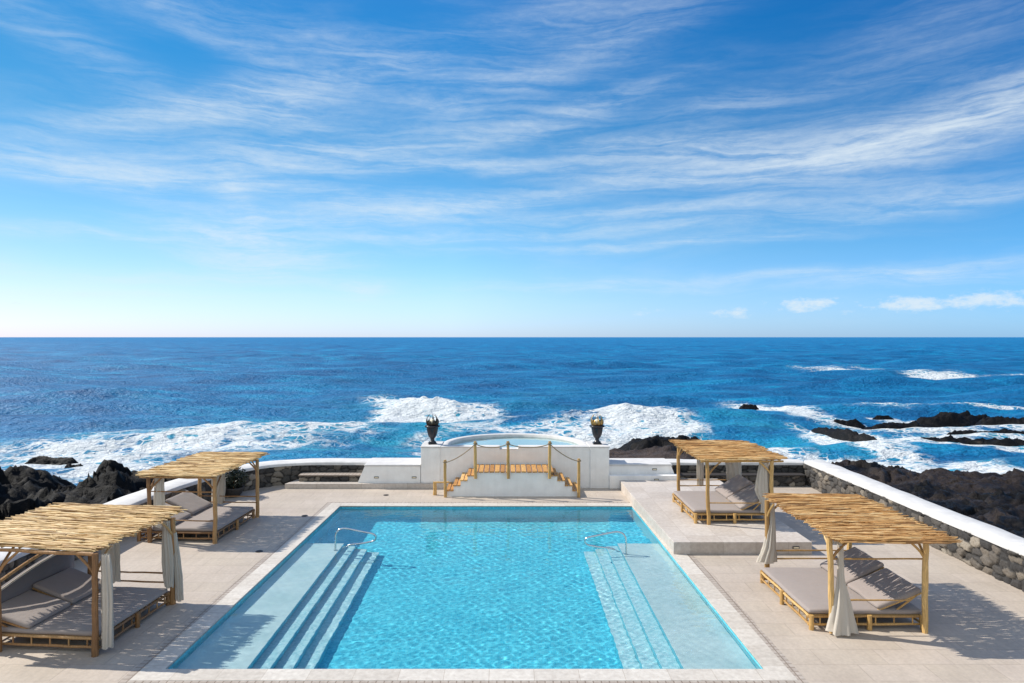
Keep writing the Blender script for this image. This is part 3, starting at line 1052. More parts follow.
# ================================================================== stepped bridge with rope rail
BR = empty('bridge', (0.22, 25.7, 0))
tag(BR, 'small stepped wooden footbridge on a white plaster base with rope railing', 'bridge')
bx = -0.22
yk = 1.42
prof = [(-2.23, 0.0), (-2.23, 0.20), (-1.97, 0.20), (-1.97, 0.39), (-1.71, 0.39), (-1.71, 0.58), (-1.45, 0.58), (-1.45, 0.76), (-1.20, 0.76), (-1.20, 0.90),
        (1.65, 0.90), (1.65, 0.76), (1.93, 0.76), (1.93, 0.58), (2.21, 0.58), (2.21, 0.39), (2.49, 0.39), (2.49, 0.20), (2.77, 0.20), (2.77, 0.0)]
mb = MB()
nn = len(prof)
vs = [(x + bx, 0.0, z) for x, z in prof] + [(x + bx, yk, z) for x, z in prof]
mb.add(vs, [tuple(range(nn - 1, -1, -1))[::-1], tuple(range(2 * nn - 1, nn - 1, -1))] + [(i, i + 1, nn + i + 1, nn + i) for i in range(nn - 1)])
mb.build('plaster_base', M['plaster'], BR)
mb = MB()
x = -1.22
while x < 1.64:
    wd = random.uniform(0.15, 0.175)
    mb.box(x + bx, x + wd + bx, -0.07 + random.uniform(-.015, .015), yk - 0.01, 0.905, 0.95 + random.uniform(0, .008), random.random())
    x += wd + 0.04
mb.build('deck_planks', M['plank'], BR, bevel=0.006)
for (xa, xb, z) in [(-1.47, -1.20, .765), (-1.73, -1.45, .585), (-1.99, -1.71, .395), (-2.25, -1.97, .205), (1.65, 1.95, .765), (1.93, 2.23, .585), (2.21, 2.51, .395), (2.49, 2.79, .205)]:
    mb = MB()
    mb.box(xa + bx, xa + (xb - xa) * 0.45 + bx, -0.06, yk - 0.02, z, z + 0.045, random.random())
    mb.box(xa + (xb - xa) * 0.55 + bx, xb - 0.005 + bx, -0.05, yk - 0.02, z, z + 0.042, random.random())
    mb.build('tread', M['plank'], BR, bevel=0.006)
tops = []
for (px_, zb, zt) in [(-2.27, 0.0, 1.40), (-1.14, 0.70, 2.10), (0.09, 0.70, 2.10), (1.63, 0.70, 2.10), (2.72, 0.0, 1.45)]:
    mb = MB()
    lean = random.uniform(-0.02, 0.02)
    mb.pole((px_ + bx, -0.13, zb), (px_ + bx + lean, -0.13, zt), 0.06, 0.006, 6, 10, random.uniform(0.3, 0.8))
    mb.build('post', M['pole_r'], BR, smooth=False)
    tops.append((px_ + bx + lean, -0.13, zt - 0.10))
mb = MB()
for a, b in zip(tops[:-1], tops[1:]):
    pth = []
    for i in range(13):
        t = i / 12
        sag = 0.13 if abs(a[2] - b[2]) < 0.1 else 0.10
        pth.append((a[0] + (b[0] - a[0]) * t, a[1] - 0.065, a[2] + (b[2] - a[2]) * t - sag * 4 * t * (1 - t)))
    mb.tube(pth, 0.019, 7, 0.4)
for tp in tops:
    mb.tube([(tp[0] + 0.072 * math.cos(q * 0.7), tp[1] + 0.072 * math.sin(q * 0.7), tp[2] + 0.004 * q) for q in range(10)], 0.016, 6, 0.4)
mb.build('rope', M['rope'], BR, True)
# low hand bar and stub at the foot of the left steps
mb = MB(); mb.pole((-2.70 + bx, 0.25, 0.0), (-2.70 + bx, 0.25, 0.46), 0.075, 0.005, 5, 10, 0.6); mb.build('stub_post', M['pole_r'], BR)
mb = MB(); mb.pole((-2.76 + bx, 0.25, 0.47), (-2.15 + bx, 0.10, 0.52), 0.035, 0.005, 4, 8, 0.7); mb.build('hand_bar', M['pole_r'], BR)


# ================================================================== handrails in the pool
def handrail(base, s, label):
    Rr = empty('handrail', base)
    tag(Rr, label, 'handrail', 'steel handrails at the pool steps')
    pts = [(0, -0.0), (0, 0.35), (0.01, 0.58), (0.06, 0.70), (0.16, 0.76), (0.32, 0.775), (0.75, 0.69), (1.05, 0.63), (1.14, 0.58), (1.17, 0.50), (1.12, 0.42), (1.0, 0.37), (0.7, 0.31), (0.42, 0.27), (0.29, 0.21), (0.21, 0.10), (0.18, 0.0)]
    pth = smooth_path([(s * a, b) for a, b in pts], 5)
    mb = MB()
    mb.tube([(x, 0.22 * min(1, max(0, (i / len(pth) - 0.5) * 2)) if True else 0, z) for i, (x, z) in enumerate(pth)], 0.027, 10)
    mb.build('tube', M['steel'], Rr, True)
    for (fx, fy) in ((0, 0), (s * 0.18, 0.22)):
        mb = MB(); mb.lathe([(0.055, 0.0), (0.055, 0.012), (0.03, 0.02)], fx, fy, 16); mb.build('flange', M['steel'], Rr, True)


handrail((-4.92, 19.70, -0.299), 1, 'looped steel handrail beside the left pool steps')
handrail((3.40, 19.35, -0.299), -1, 'looped steel handrail beside the right pool steps')


# ================================================================== daybeds
def rounded_slab(name, pts, thick, m, parent, bev=0.05, sub=True):
    """pts: four corners (counter-clockwise, top face); thickness below along the normal"""
    a, b, c, d = [Vector(p) for p in pts]
    nrm = (b - a).cross(d - a).normalized()
    if nrm.z < 0: nrm = -nrm
    bm = bmesh.new()
    top = [bm.verts.new(p) for p in (a, b, c, d)]
    bot = [bm.verts.new(p - nrm * thick) for p in (a, b, c, d)]
    bm.faces.new(top); bm.faces.new(bot[::-1])
    for i in range(4):
        bm.faces.new((top[i], bot[i], bot[(i + 1) % 4], top[(i + 1) % 4]))
    bmesh.ops.recalc_face_normals(bm, faces=bm.faces)
    bmesh.ops.subdivide_edges(bm, edges=[e for e in bm.edges if e.calc_length() > 0.4], cuts=7, use_grid_fill=True)
    me = bpy.data.meshes.new(name)
    bm.to_mesh(me); bm.free()
    n = len(me.vertices)
    co = np.zeros(n * 3, np.float32); me.vertices.foreach_get('co', co); co = co.reshape(-1, 3)
    wob = (fbm(co[:, 0] * 2.3 + 5, co[:, 1] * 2.3, 3, 3) - 0.5) * 0.035
    co[:, 2] += wob
    me.vertices.foreach_set('co', co.ravel())
    me.materials.append(m)
    o = bpy.data.objects.new(name, me)
    COL.objects.link(o); o.parent = parent
    bv = o.modifiers.new('bevel', 'BEVEL'); bv.width = bev; bv.segments = 3; bv.limit_method = 'ANGLE'; bv.angle_limit = math.radians(40)
    me.shade_smooth()
    return o


def curtain(parent, keys, pleats=9, seed=0):
    """gathered cloth: keys = (x, y, z, half width x, half width y) from top to bottom"""
    rr = random.Random(seed)
    K = np.array(keys, float)
    tt = np.linspace(0, 1, len(K)); rows = 26; seg = pleats * 6
    ph = rr.random() * 6
    q = np.linspace(0, 1, rows)
    # smooth interpolation between the keys
    I = np.stack([np.interp(q, tt, K[:, j]) for j in range(5)], 1)
    for _ in range(2):
        J = I.copy(); J[1:-1, [0, 1, 3, 4]] = (I[:-2] + 2 * I[1:-1] + I[2:])[:, [0, 1, 3, 4]] / 4; I = J
    V = []
    for i in range(rows):
        for k in range(seg):
            a = 2 * math.pi * k / seg
            pl = 1 + 0.24 * math.sin(pleats * a + ph + 0.6 * math.sin(i * 0.3)) + 0.10 * math.sin(2.3 * pleats * a + i * 0.2)
            hem = 0.02 * math.sin(3 * a + ph) if i == rows - 1 else 0
            V.append((I[i, 0] + I[i, 3] * pl * math.cos(a), I[i, 1] + I[i, 4] * pl * math.sin(a), I[i, 2] + hem))
    Q = [(i * seg + k, i * seg + (k + 1) % seg, (i + 1) * seg + (k + 1) % seg, (i + 1) * seg + k) for i in range(rows - 1) for k in range(seg)]
    return np_mesh('curtain', np.array(V), np.array(Q), M['curtain'], None, True, parent)


def daybed(loc, s, rz, label, wood, thatch, post, can, curt, headboard=False, tilt=0.0, legs_u=(0.06, 1.25, 2.34), backs=(0.36, 0.44), canz=1.96, Vd=2.68, near_rails=(0.64, 1.48)):
    """s = +1: foot at x=0, head towards +x; s = -1: mirrored. v runs away from the camera."""
    D = empty('daybed', loc, rz)
    tag(D, label, 'daybed', 'canopied daybeds round the pool')
    U = 2.40
    def P(u, v, z): return (s * u, v, z)
    # ---- frame: two rails all round plus short uprights
    mb = MB()
    for z, r in ((0.10, 0.027), (0.262, 0.029)):
        for v in (0.03, Vd - 0.03): mb.pole(P(0.0, v, z), P(U, v, z), r, 0.006, 8)
        for u in (0.03, U - 0.03): mb.pole(P(u, 0.0, z), P(u, Vd, z), r, 0.006, 8)
    for k in range(8):
        v = 0.16 + (Vd - 0.32) * k / 7
        for u in (0.03, U - 0.03):
            mb.pole(P(u, v, 0.10), P(u, v + random.uniform(-.03, .03), 0.262), 0.016, 0.0, 2, 6)
    for k in range(6):
        u = 0.25 + (U - 0.5) * k / 5
        for v in (0.03, Vd - 0.03):
            mb.pole(P(u, v, 0.10), P(u, v, 0.262), 0.016, 0.0, 2, 6)
    for k in range(16):
        v = 0.08 + (Vd - 0.16) * k / 15
        mb.pole(P(0.02, v, 0.272), P(U - 0.02, v, 0.272), 0.022, 0.003, 3, 6)
    mb.build('bed_frame', wood, D)
    for u in legs_u:
        for v in (0.0, Vd):
            if u in (legs_u[0], legs_u[-1]) or True:
                mb = MB(); mb.pole(P(u, v, 0.0), P(u, v, 0.30), 0.052, 0.003, 3, 9); mb.build('leg', wood, D)
    mb = MB(); mb.pole(P(0.0, Vd / 2, 0.0), P(0.0, Vd / 2, 0.30), 0.05, 0.003, 3, 9); mb.build('leg', wood, D)
    # ---- mattress and the two raised backrests
    HU = 1.42
    def quad(u0, u1, v0, v1, z0, z1):
        q = [P(u0, v0, z0), P(u1, v0, z1), P(u1, v1, z1), P(u0, v1, z0)]
        return q if s > 0 else [q[0], q[3], q[2], q[1]]
    rounded_slab('mattress', quad(0.02, U - 0.04, 0.03, Vd - 0.03, 0.395, 0.395), 0.10, M['cushion'], D)
    for (v0, v1, rise) in ((0.03, Vd / 2 - 0.02, backs[0]), (Vd / 2 + 0.02, Vd - 0.03, backs[1])):
        L = 0.98
        du = math.sqrt(L * L - rise * rise)
        o = rounded_slab('backrest', quad(HU, HU + du, v0, v1, 0.48, 0.48 + rise), 0.10, M['cushion'], D)
        # wooden props under the backrest
        for v in (v0 + 0.05, v1 - 0.05):
            mb = MB(); mb.pole(P(HU + du - 0.06, v, 0.40 + rise - 0.07), P(HU + 0.35, v, 0.31), 0.022, 0.002, 3, 7); mb.build('prop', wood, o)
            mb = MB(); mb.pole(P(HU + 0.02, v, 0.36), P(HU + du + 0.03, v, 0.365 + rise), 0.024, 0.002, 3, 7); mb.build('side_bar', wood, o)
    # ---- posts
    for (u, v, lu) in post:
        mb = MB(); mb.pole(P(u, v, 0.0), P(u + lu, v, canz - 0.03), 0.062, 0.010, 8, 10); mb.build('post', wood, D)
    # ---- side rails between posts
    (nu0, nv, _), (nu1, _, _), (fu0, fv, _), (fu1, _, _) = post
    for z in near_rails:
        mb = MB(); mb.pole(P(nu0, nv + .05, z), P(nu0 + (nu1 - nu0) * (0.85 if z < 1 else 1), nv + .05, z), 0.019, 0.006, 6, 7, 0.35); mb.build('rail', wood, D)
    for z in (0.50, 0.70):
        mb = MB(); mb.pole(P(fu0, fv - .05, z), P(fu1, fv - .05, z), 0.020, 0.006, 6, 7, 0.35); mb.build('rail', wood, D)
    # ---- canopy frame
    u0, u1, v0, v1 = can
    def cz(u): return canz + tilt * (u - u0)
    mb = MB()
    for u in (max(u0 + .12, min(nu0, fu0)), (u0 + u1) / 2, max(nu1, fu1) - 0.02):
        mb.pole(P(u, v0 + 0.05, cz(u)), P(u, v1 - 0.05, cz(u)), 0.036, 0.008, 8)
    for v in (nv, (nv + fv) / 2, fv):
        mb.pole(P(u0 + 0.05, v, cz(u0) - 0.05), P(u1 - 0.05, v, cz(u1) - 0.05), 0.036, 0.008, 8)
    mb.build('canopy_frame', wood, D)
    # ---- braces from post to beam
    for (u, v, lu), dv, du_ in zip(post, (1, 1, -1, -1), (1, -1, 1, -1)):
        mb = MB()
        for e in ((0, dv * 0.42), (du_ * 0.42, 0)):
            pth = []
            for i in range(6):
                t = i / 5
                pth.append(Vector(P(u + e[0] * t, v + e[1] * t, 1.50 + 0.44 * (t ** 0.75))))
            mb.tube(pth, [0.028, 0.027, 0.026, 0.026, 0.025, 0.024], 7, random.random())
        mb.build('brace', wood, D)
    # ---- canopy of split branches laid across the frame
    mb = MB()
    for layer in (0, 1):
        v = v0 + 0.01 * layer
        while v < v1:
            r = random.uniform(0.010, 0.024)
            u = u0 + random.uniform(-0.10, 0.13)
            uend = u1 + random.uniform(-0.18, 0.10)
            while u < uend - 0.12:
                L = random.uniform(0.35, 1.5)
                ue = min(uend, u + L)
                if uend - ue < 0.2: ue = uend
                seg = max(3, int((ue - u) / 0.13))
                dv = random.uniform(-0.06, 0.06) * (1 if ue - u < 1.0 else 0.6)
                zz = 0.015 + 0.035 * layer + random.uniform(-0.008, 0.030)
                bow = random.uniform(-0.03, 0.035)
                wv = random.random() * 6; am = random.uniform(0.004, 0.020)
                pth, rad = [], []
                for i in range(seg + 1):
                    t = i / seg
                    uu = u + (ue - u) * t
                    pth.append(P(uu, v + dv * (t - 0.5) + am * math.sin(wv + uu * 7) + random.uniform(-.006, .006),
                                 cz(uu) + zz + bow * math.sin(math.pi * t) * 0.6 + random.uniform(-.004, .004) - 0.014 * math.cos(v * 3.1 + uu)))
                    rad.append(r * random.uniform(0.72, 1.25) * (1 if 0 < i < seg else 0.6))
                mb.tube(pth, rad, 5, min(1, max(0, random.gauss(0.50, 0.30))), flat=0.8)
                u = ue - random.uniform(-0.02, 0.14)
                r = min(0.024, max(0.009, r + random.uniform(-.006, .006)))
            v += r * (1.75 if layer else 1.55) + random.uniform(0.0, 0.008)
    mb.build('canopy', thatch, D)
    # ---- curtains
    for i, kk in enumerate(curt):
        curtain(D, [(s * a, b, c, d, e) for a, b, c, d, e in kk], 7 + i % 3, i + int(loc[1] * 10))
    if headboard:
        # curved upholstered back with an arched pole above it
        mb = MB()
        pth = [P(U + 0.12 - 0.10 * math.sin(math.pi * t), -0.1 + 2.7 * t, 0.62 + 0.58 * math.sin(math.pi * min(1, 0.12 + 0.88 * t) * 0.62)) for t in [i / 14 for i in range(15)]]
        mb.tube([(x, y, z + 0.16) for x, y, z in pth], 0.034, 8, 0.8)
        mb.build('arched_pole', wood, D)
        mb = MB()
        lo = [(x, y, 0.34) for x, y, z in pth]
        n_ = len(pth)
        th = s * 0.05
        vs = [(x - th, y, z) for x, y, z in pth] + [(x - th, y, z) for x, y, z in lo] + [(x + th, y, z) for x, y, z in pth] + [(x + th, y, z) for x, y, z in lo]
        fs = []
        for i in range(n_ - 1):
            fs += [(i, i + 1, n_ + i + 1, n_ + i), (2 * n_ + i, 3 * n_ + i, 3 * n_ + i + 1, 2 * n_ + i + 1), (i, 2 * n_ + i, 2 * n_ + i + 1, i + 1)]
        fs += [(0, n_, 3 * n_, 2 * n_), (n_ - 1, 3 * n_ - 1, 4 * n_ - 1, 2 * n_ - 1)]
        mb.add(vs, fs)
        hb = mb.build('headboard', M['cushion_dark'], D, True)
        mb = MB(); mb.tube([(x - th, y, z + 0.005) for x, y, z in pth], 0.022, 7, 0.5); mb.build('piping', M['curtain'], hb, True)
    return D


POST_R = [(0.42, -0.14, -0.06), (2.30, -0.14, 0.02), (0.30, 3.0, 0.0), (2.35, 3.0, 0.0)]
CAN_R = (0.30, 2.70, -0.60, 3.28)
# near right
daybed((6.20, 14.0, 0.0), 1, 0.0, 'daybed with brown branch canopy on the right deck nearest the camera', M['pole_r'], M['thatch_r'], POST_R, CAN_R, [
    [(0.60, -0.10, 1.86, 0.05, 0.04), (0.60, -0.12, 1.45, 0.05, 0.04), (0.58, -0.15, 1.12, 0.055, 0.05), (0.60, -0.18, 0.6, 0.16, 0.11), (0.58, -0.22, 0.05, 0.27, 0.16)],
    [(0.42, 3.0, 1.86, 0.05, 0.05), (0.42, 2.98, 1.4, 0.06, 0.05), (0.34, 2.95, 0.8, 0.13, 0.08), (0.26, 2.92, 0.42, 0.20, 0.09)],
    [(1.95, 2.85, 1.90, 0.26, 0.05), (1.95, 2.85, 1.6, 0.25, 0.05), (1.98, 2.85, 1.3, 0.22, 0.05), (2.0, 2.85, 0.9, 0.16, 0.05)],
])
# far right, on the raised platform
daybed((5.70, 20.75, 0.34), 1, 0.0, 'daybed with brown branch canopy standing on the raised platform', M['pole_r'], M['thatch_r'], POST_R, (0.12, 2.72, -0.25, 3.35), [
    [(1.05, 3.0, 1.86, 0.10, 0.06), (1.05, 3.0, 1.4, 0.10, 0.06), (1.05, 3.0, 0.9, 0.10, 0.06), (1.05, 3.0, 0.5, 0.09, 0.06)],
    [(2.15, 2.92, 1.90, 0.22, 0.06), (2.15, 2.92, 1.4, 0.22, 0.06), (2.20, 2.9, 0.9, 0.22, 0.06), (2.2, 2.9, 0.5, 0.22, 0.06)],
    [(2.12, -0.05, 1.86, 0.12, 0.06), (2.08, -0.05, 1.5, 0.15, 0.07), (2.06, -0.05, 1.0, 0.19, 0.07), (2.14, -0.08, 0.6, 0.10, 0.06), (2.16, -0.08, 0.35, 0.13, 0.07)],
], backs=(0.44, 0.50), near_rails=(0.64,))
POST_L = [(0.0, -0.10, 0.0), (1.95, -0.10, 0.05), (-0.02, 2.80, 0.0), (1.95, 2.80, 0.0)]
# far left
daybed((-8.45, 19.95, 0.0), -1, math.radians(-3.0), 'daybed with pale sunlit-tinted branch canopy at the far left, in front of the curved wall', M['pole_l'], M['thatch_l'], POST_L, (-0.08, 2.30, -0.28, 3.55), [
    [(1.72, 0.0, 1.86, 0.12, 0.06), (1.72, 0.0, 1.4, 0.13, 0.06), (1.72, 0.0, 0.8, 0.14, 0.06), (1.72, 0.0, 0.42, 0.13, 0.06)],
    [(1.30, 2.80, 1.90, 0.19, 0.07), (1.30, 2.80, 1.4, 0.19, 0.07), (1.30, 2.80, 0.9, 0.18, 0.07), (1.30, 2.78, 0.45, 0.17, 0.07)],
])
# near left
daybed((-7.72, 12.95, 0.0), -1, math.radians(-5.0), 'daybed with pale sunlit-tinted branch canopy and curved headboard at the near left of the pool', M['pole_l'], M['thatch_l'], [(0.0, -0.10, 0.0), (1.95, -0.10, 0.05), (-0.02, 2.42, 0.0), (1.95, 2.42, 0.0)], (-0.02, 3.15, -0.10, 2.92), [
    [(-0.13, 0.0, 1.88, 0.07, 0.05), (-0.16, 0.0, 1.5, 0.09, 0.06), (-0.17, 0.0, 0.9, 0.09, 0.06), (-0.17, 0.0, 0.12, 0.09, 0.06)],
    [(0.10, 2.36, 1.88, 0.07, 0.05), (0.08, 2.36, 1.4, 0.10, 0.06), (0.05, 2.34, 0.9, 0.12, 0.06), (0.0, 2.30, 0.42, 0.08, 0.05)],
    [(-0.06, 2.42, 1.60, 0.03, 0.04), (-0.09, 2.44, 1.1, 0.06, 0.05), (-0.14, 2.44, 0.6, 0.08, 0.06), (-0.16, 2.44, 0.08, 0.08, 0.06)],
    [(1.42, 2.36, 1.86, 0.17, 0.06), (1.42, 2.36, 1.4, 0.18, 0.06), (1.40, 2.34, 0.9, 0.18, 0.06), (1.36, 2.30, 0.5, 0.18, 0.06)],
], headboard=True, legs_u=(0.06, 2.34), backs=(0.24, 0.34), tilt=0.02, Vd=2.35, near_rails=())

# ================================================================== small fittings
def wall_light(loc, label, sx=0.09):
    W_ = empty('wall_light', loc)
    tag(W_, label, 'wall light', 'recessed lights in the plaster walls')
    mb = MB(); mb.box(-sx, sx, -0.012, 0.01, -0.035, 0.035); mb.build('frame', M['dark_metal'], W_, bevel=0.004)
    mb = MB(); mb.box(-sx * .8, sx * .8, -0.016, -0.0125, -0.02, 0.02); mb.build('lens', M['globe'], W_)


wall_light((-5.15, 27.14, 0.42), 'small recessed light in the left plaster wall near its slanted end')
wall_light((-3.65, 27.14, 0.42), 'small recessed light in the left plaster wall close to the left urn pier')
wall_light((5.95, 27.345, 0.70), 'small recessed light in the upper right plaster wall')
wall_light((5.95, 26.99, 0.36), 'small recessed light in the ledge below the right plaster wall')
wall_light((8.0, 18.84, 0.19), 'small white light in the riser of the raised platform')
for (x, y, lab) in [(-5.35, 22.9, 'small round floor light left of the far pool corner'), (-4.55, 25.9, 'small round floor light between pool and left plaster wall'), (-6.9, 19.1, 'round dark disc in the paving beside the far left daybed')]:  # last entry is only a dark disc set on the paving
    x = min(x, -6.75) if y < 23 and x > -6.6 else x
    G = empty('floor_light', (x, y, 0.0))
    tag(G, lab, 'floor light', 'floor lights in the paving')
    mb = MB(); mb.lathe([(0.10, 0.0), (0.10, 0.014), (0.085, 0.018)], seg=20); mb.build('ring', M['dark_metal'], G)
    mb = MB(); mb.lathe([(0.07, 0.018), (0.07, 0.021)], seg=16); mb.build('lens', M['clay'], G)

# dark shrub in the bend of the left wall
S_ = empty('shrub', (-10.25, 25.7, 0.0))
tag(S_, 'dark round shrub in a low pot in the bend of the curved wall', 'shrub')
mb = MB(); mb.lathe([(0.20, 0.0), (0.30, 0.12), (0.36, 0.30), (0.38, 0.36), (0.33, 0.36), (0.31, 0.28)], seg=24); mb.build('pot', M['clay'], S_, True)
mb = MB()
for i in range(900):
    d = Vector((random.gauss(0, 1), random.gauss(0, 1), random.gauss(0, 1))).normalized() * (random.random() ** 0.4)
    p = Vector((0, 0, 0.72)) + Vector((d.x * 0.52, d.y * 0.52, d.z * 0.42))
    a = Vector((random.gauss(0, 1), random.gauss(0, 1), random.gauss(0, 1))).normalized() * 0.07
    b = a.cross(Vector((random.gauss(0, 1), random.gauss(0, 1), random.gauss(0, 1)))).normalized() * 0.025
    mb.add([p - a, p + b, p + a, p - b], [(0, 1, 2, 3)])
mb.build('foliage', M['leaf'], S_)
mb = MB(); mb.pole((0, 0, 0.25), (0.02, 0.02, 0.8), 0.03, 0.01, 4, 7); mb.build('stem', M['pole_l'], S_)

# ================================================================== rocky shore
SEA = -5.0
CTRL = np.array([
    # left rocks
    (-13, 5, -1.5), (-13, 15, -1.2), (-14, 20, -0.9), (-20, 15, -1.2), (-17, 25, -0.5), (-21, 26, -0.4), (-26, 24, -0.4), (-17.4, 31, 0.40), (-16, 32, 0.35), (-19.2, 31.5, -0.5), (-22, 30, 0.45), (-25, 31, 0.5),
    (-14.2, 30, -0.3), (-13.2, 33, -0.4), (-11.8, 31, -2.2), (-11.5, 35, -3.4), (-19.5, 36, -2.0), (-16, 38, -2.5), (-24, 36, -2.6), (-20, 44, -6.6), (-28, 40, -5.0), (-13, 43, -6.6), (-32, 46, -7), (-40, 30, -1), (-45, 45, -7), (-24, 52, -7.5),
    (-60, 20, -2), (-38, 60, -10), (-46, 62, -10), (-32, 56, -9.5), (-40, 53, -9), (-52, 56, -9), (-60, 45, -7), (-40, 10, -1),
    # behind the far walls
    (-9, 31, -3.0), (-6, 34, -2.8), (-7.5, 38, -2.2), (-4.5, 38, -2.6), (-9, 44, -6.2), (-3, 44, -6.2), (0, 34, -4.5), (3, 33, -3.0), (0, 42, -7), (0, 55, -8), (-10, 55, -8), (-18, 62, -8),
    # plateau and rocks right of the tub
    (5.6, 32, -1.2), (6.0, 40, -0.95), (9.5, 40, -0.85), (8, 36, -0.95), (10.5, 44, -1.1), (7.2, 44, -1.2), (7.2, 48, -2.2), (10.5, 50, -1.5), (13.2, 49, -1.5), (15.6, 48, -2.1), (6.5, 48, -3.8), (9, 55, -5.6), (14, 55, -6.2), (17.5, 50, -5.6), (4.5, 46, -6.0), (12.4, 36, -2.6), (14, 42, -4.4), (17.5, 44, -6.0), (15, 60, -7.5),
    # lava field on the right
    (13.5, 0, -2.3), (13.6, 12, -2.3), (13.6, 22, -2.6), (13.6, 29, -3.0), (16, 34, -3.7), (18, 40, -4.2), (20.5, 48, -4.6), (22, 42, -3.9), (24, 50, -4.3), (24, 55, -4.5), (27.5, 55, -4.4), (30, 53, -4.2), (26, 40, -4.0), (33, 51, -4.2), (37, 50, -4.2), (42, 49.5, -4.3), (32, 38, -3.9), (24, 32, -3.4), (24, 20, -2.7), (34, 26, -3.0), (45, 34, -3.8), (50, 48, -4.4), (60, 30, -3.0), (45, 10, -2.2), (24, 5, -2.2),
    (24, 60, -7.2), (33, 57.5, -7.2), (42, 56, -7.2), (55, 55, -7.2), (70, 40, -5), (80, 20, -3), (80, 55, -7.5), (30, 64, -8), (50, 64, -8), (18, 58, -7.2), (27, 60.5, -7.4), (37, 56, -7.2), (70, 70, -8),
])


def shore_base(X, Y):
    num = np.zeros_like(X); den = np.zeros_like(X)
    for (cx, cy_, cz_) in CTRL:
        d2 = (X - cx) ** 2 + (Y - cy_) ** 2
        wgt = 1.0 / (d2 + 0.6) ** 2
        num += wgt * cz_; den += wgt
    return num / den


def shore_height(X, Y, detail=True):
    Hh = shore_base(X, Y)
    if not detail:
        return Hh
    left = sstep(-X, 9.5, 12.5)
    rough = 0.50 + 0.45 * left
    # tilted slabs and ridges, running up to the right as seen from the terrace
    ca, sa = math.cos(0.62), math.sin(0.62)
    A, B = X * ca + Y * sa, -X * sa + Y * ca
    r1 = fbm(A * 0.16, B * 0.42, 5, 71, 0.55, True) - 0.62
    r2 = fbm(A * 0.5, B * 0.9, 5, 91, 0.55, True) - 0.62
    wx1, wy1 = 0.9 * fbm(X * .5, Y * .5, 3, 5), 0.9 * fbm(X * .5, Y * .5, 3, 6)
    blocks = facets(A * 0.34 + wx1, B * 0.62 + wy1, 13)
    mid = facets(A * 0.85 + wx1 * 1.6, B * 1.35 + wy1 * 1.6, 27)
    small = facets(A * 2.1 + wx1 * 3, B * 3.0 + wy1 * 3, 39)
    plat = np.exp(-(((X - 8) / 3.2) ** 4) - ((Y - 39.5) / 6.2) ** 4)
    amp = rough * (1 - 0.75 * plat)
    Hh = Hh + amp * (0.9 * r1 + 0.35 * r2 + 0.95 * blocks + 0.42 * mid + 0.17 * small + 0.25 * (fbm(A * 1.5, B * 2.6, 4, 131, 0.6, True) - 0.62)) - 0.60 * left + 0.22 * (fbm(X * 2.2, Y * 2.2, 4, 5) - 0.5)
    return Hh


gx = np.concatenate([np.arange(-60, -28, 0.45), np.arange(-28, 32, 0.14), np.arange(32, 90, 0.3)])
gy = np.concatenate([np.arange(-10, 14, 0.6), np.arange(14, 58, 0.14), np.arange(58, 72, 0.5)])
GX, GY = np.meshgrid(gx, gy)
GZ = shore_height(GX, GY)
inside = (GX > -12.2) & (GX < 12.9) & (GY < 28.6)
GZ = np.where(inside, np.minimum(GZ, -2.4), GZ)
near = (GX > -14.0) & (GX < 13.8) & (GY < 29.6)
GZ = np.where(near & ~inside, np.minimum(GZ, 0.3), GZ)
tubm = np.hypot(GX - TX, GY - TY) < TR + 0.3
GZ = np.where(tubm, np.minimum(GZ, -1.8), GZ)
brown = np.exp(-(((GX - 8) / 3.4) ** 4) - ((GY - 39.5) / 6.4) ** 4) + 0.40 * sstep(GX, 12, 15) * sstep(fbm(GX * .22, GY * .3, 4, 44), 0.32, 0.66)
shore = np_mesh('rocky_shore', np.stack([GX, GY, GZ], -1).reshape(-1, 3), grid_quads(len(gy), len(gx)), M['rock'], {'brown': np.clip(brown, 0, 1)}, True)
tag(shore, kind='structure')

# ---- reefs out in the water, each its own rock
REEFS = [  # centre px, py, length, depth (m), height, direction (rad), label
    (844, 436.5, 7.8, 1.1, 0.55, -1.34, 'long thin black reef slanting through white water off the right shore'),
    (905, 430, 6.6, 2.2, 0.85, -0.15, 'broad black reef with pointed top in the surf at right'),
    (846, 422.5, 2.8, 0.7, 0.4, -0.2, 'short low black rock ridge trailing left of the broad reef'),
    (955, 421.5, 7.2, 2.2, 0.85, 0.1, 'black reef rising behind the broad reef in the surf'),
    (1012, 427, 6.0, 3.0, 1.1, 0.0, 'tall black reef at the right edge of the photo'),
    (957, 444.5, 6.4, 1.5, 0.6, -0.2, 'black rock in front of the broad reef near the lava shore'),
    (1012, 447, 5.6, 1.7, 0.65, -0.3, 'black rock lying by the right edge nearest the lava shore'),
    (992, 436, 7.0, 1.7, 0.7, 0.05, 'flat dark reef between the two rows of rocks by the right edge'),
    (748, 405.5, 1.9, 0.7, 0.35, -0.2, 'small dark rock inside the white breaker off the right shore'),
    (990, 409.5, 6.0, 1.3, 0.6, 0.0, 'thin far reef in foam behind the right reefs'),
    (883, 416, 2.0, 0.6, 0.25, 0.0, 'tiny dark rock in the water left of the right reefs'),
    (52, 460.0, 3.4, 0.8, 0.40, 0.05, 'long flat black reef in white water off the left rocks'),
    (75, 466.5, 1.2, 0.5, 0.3, 0.05, 'small low rock in foam just behind the left rocks'),
    (899, 472, 1.5, 1.2, 0.9, -0.3, 'rounded dark rock at the water edge of the lava field'),
]
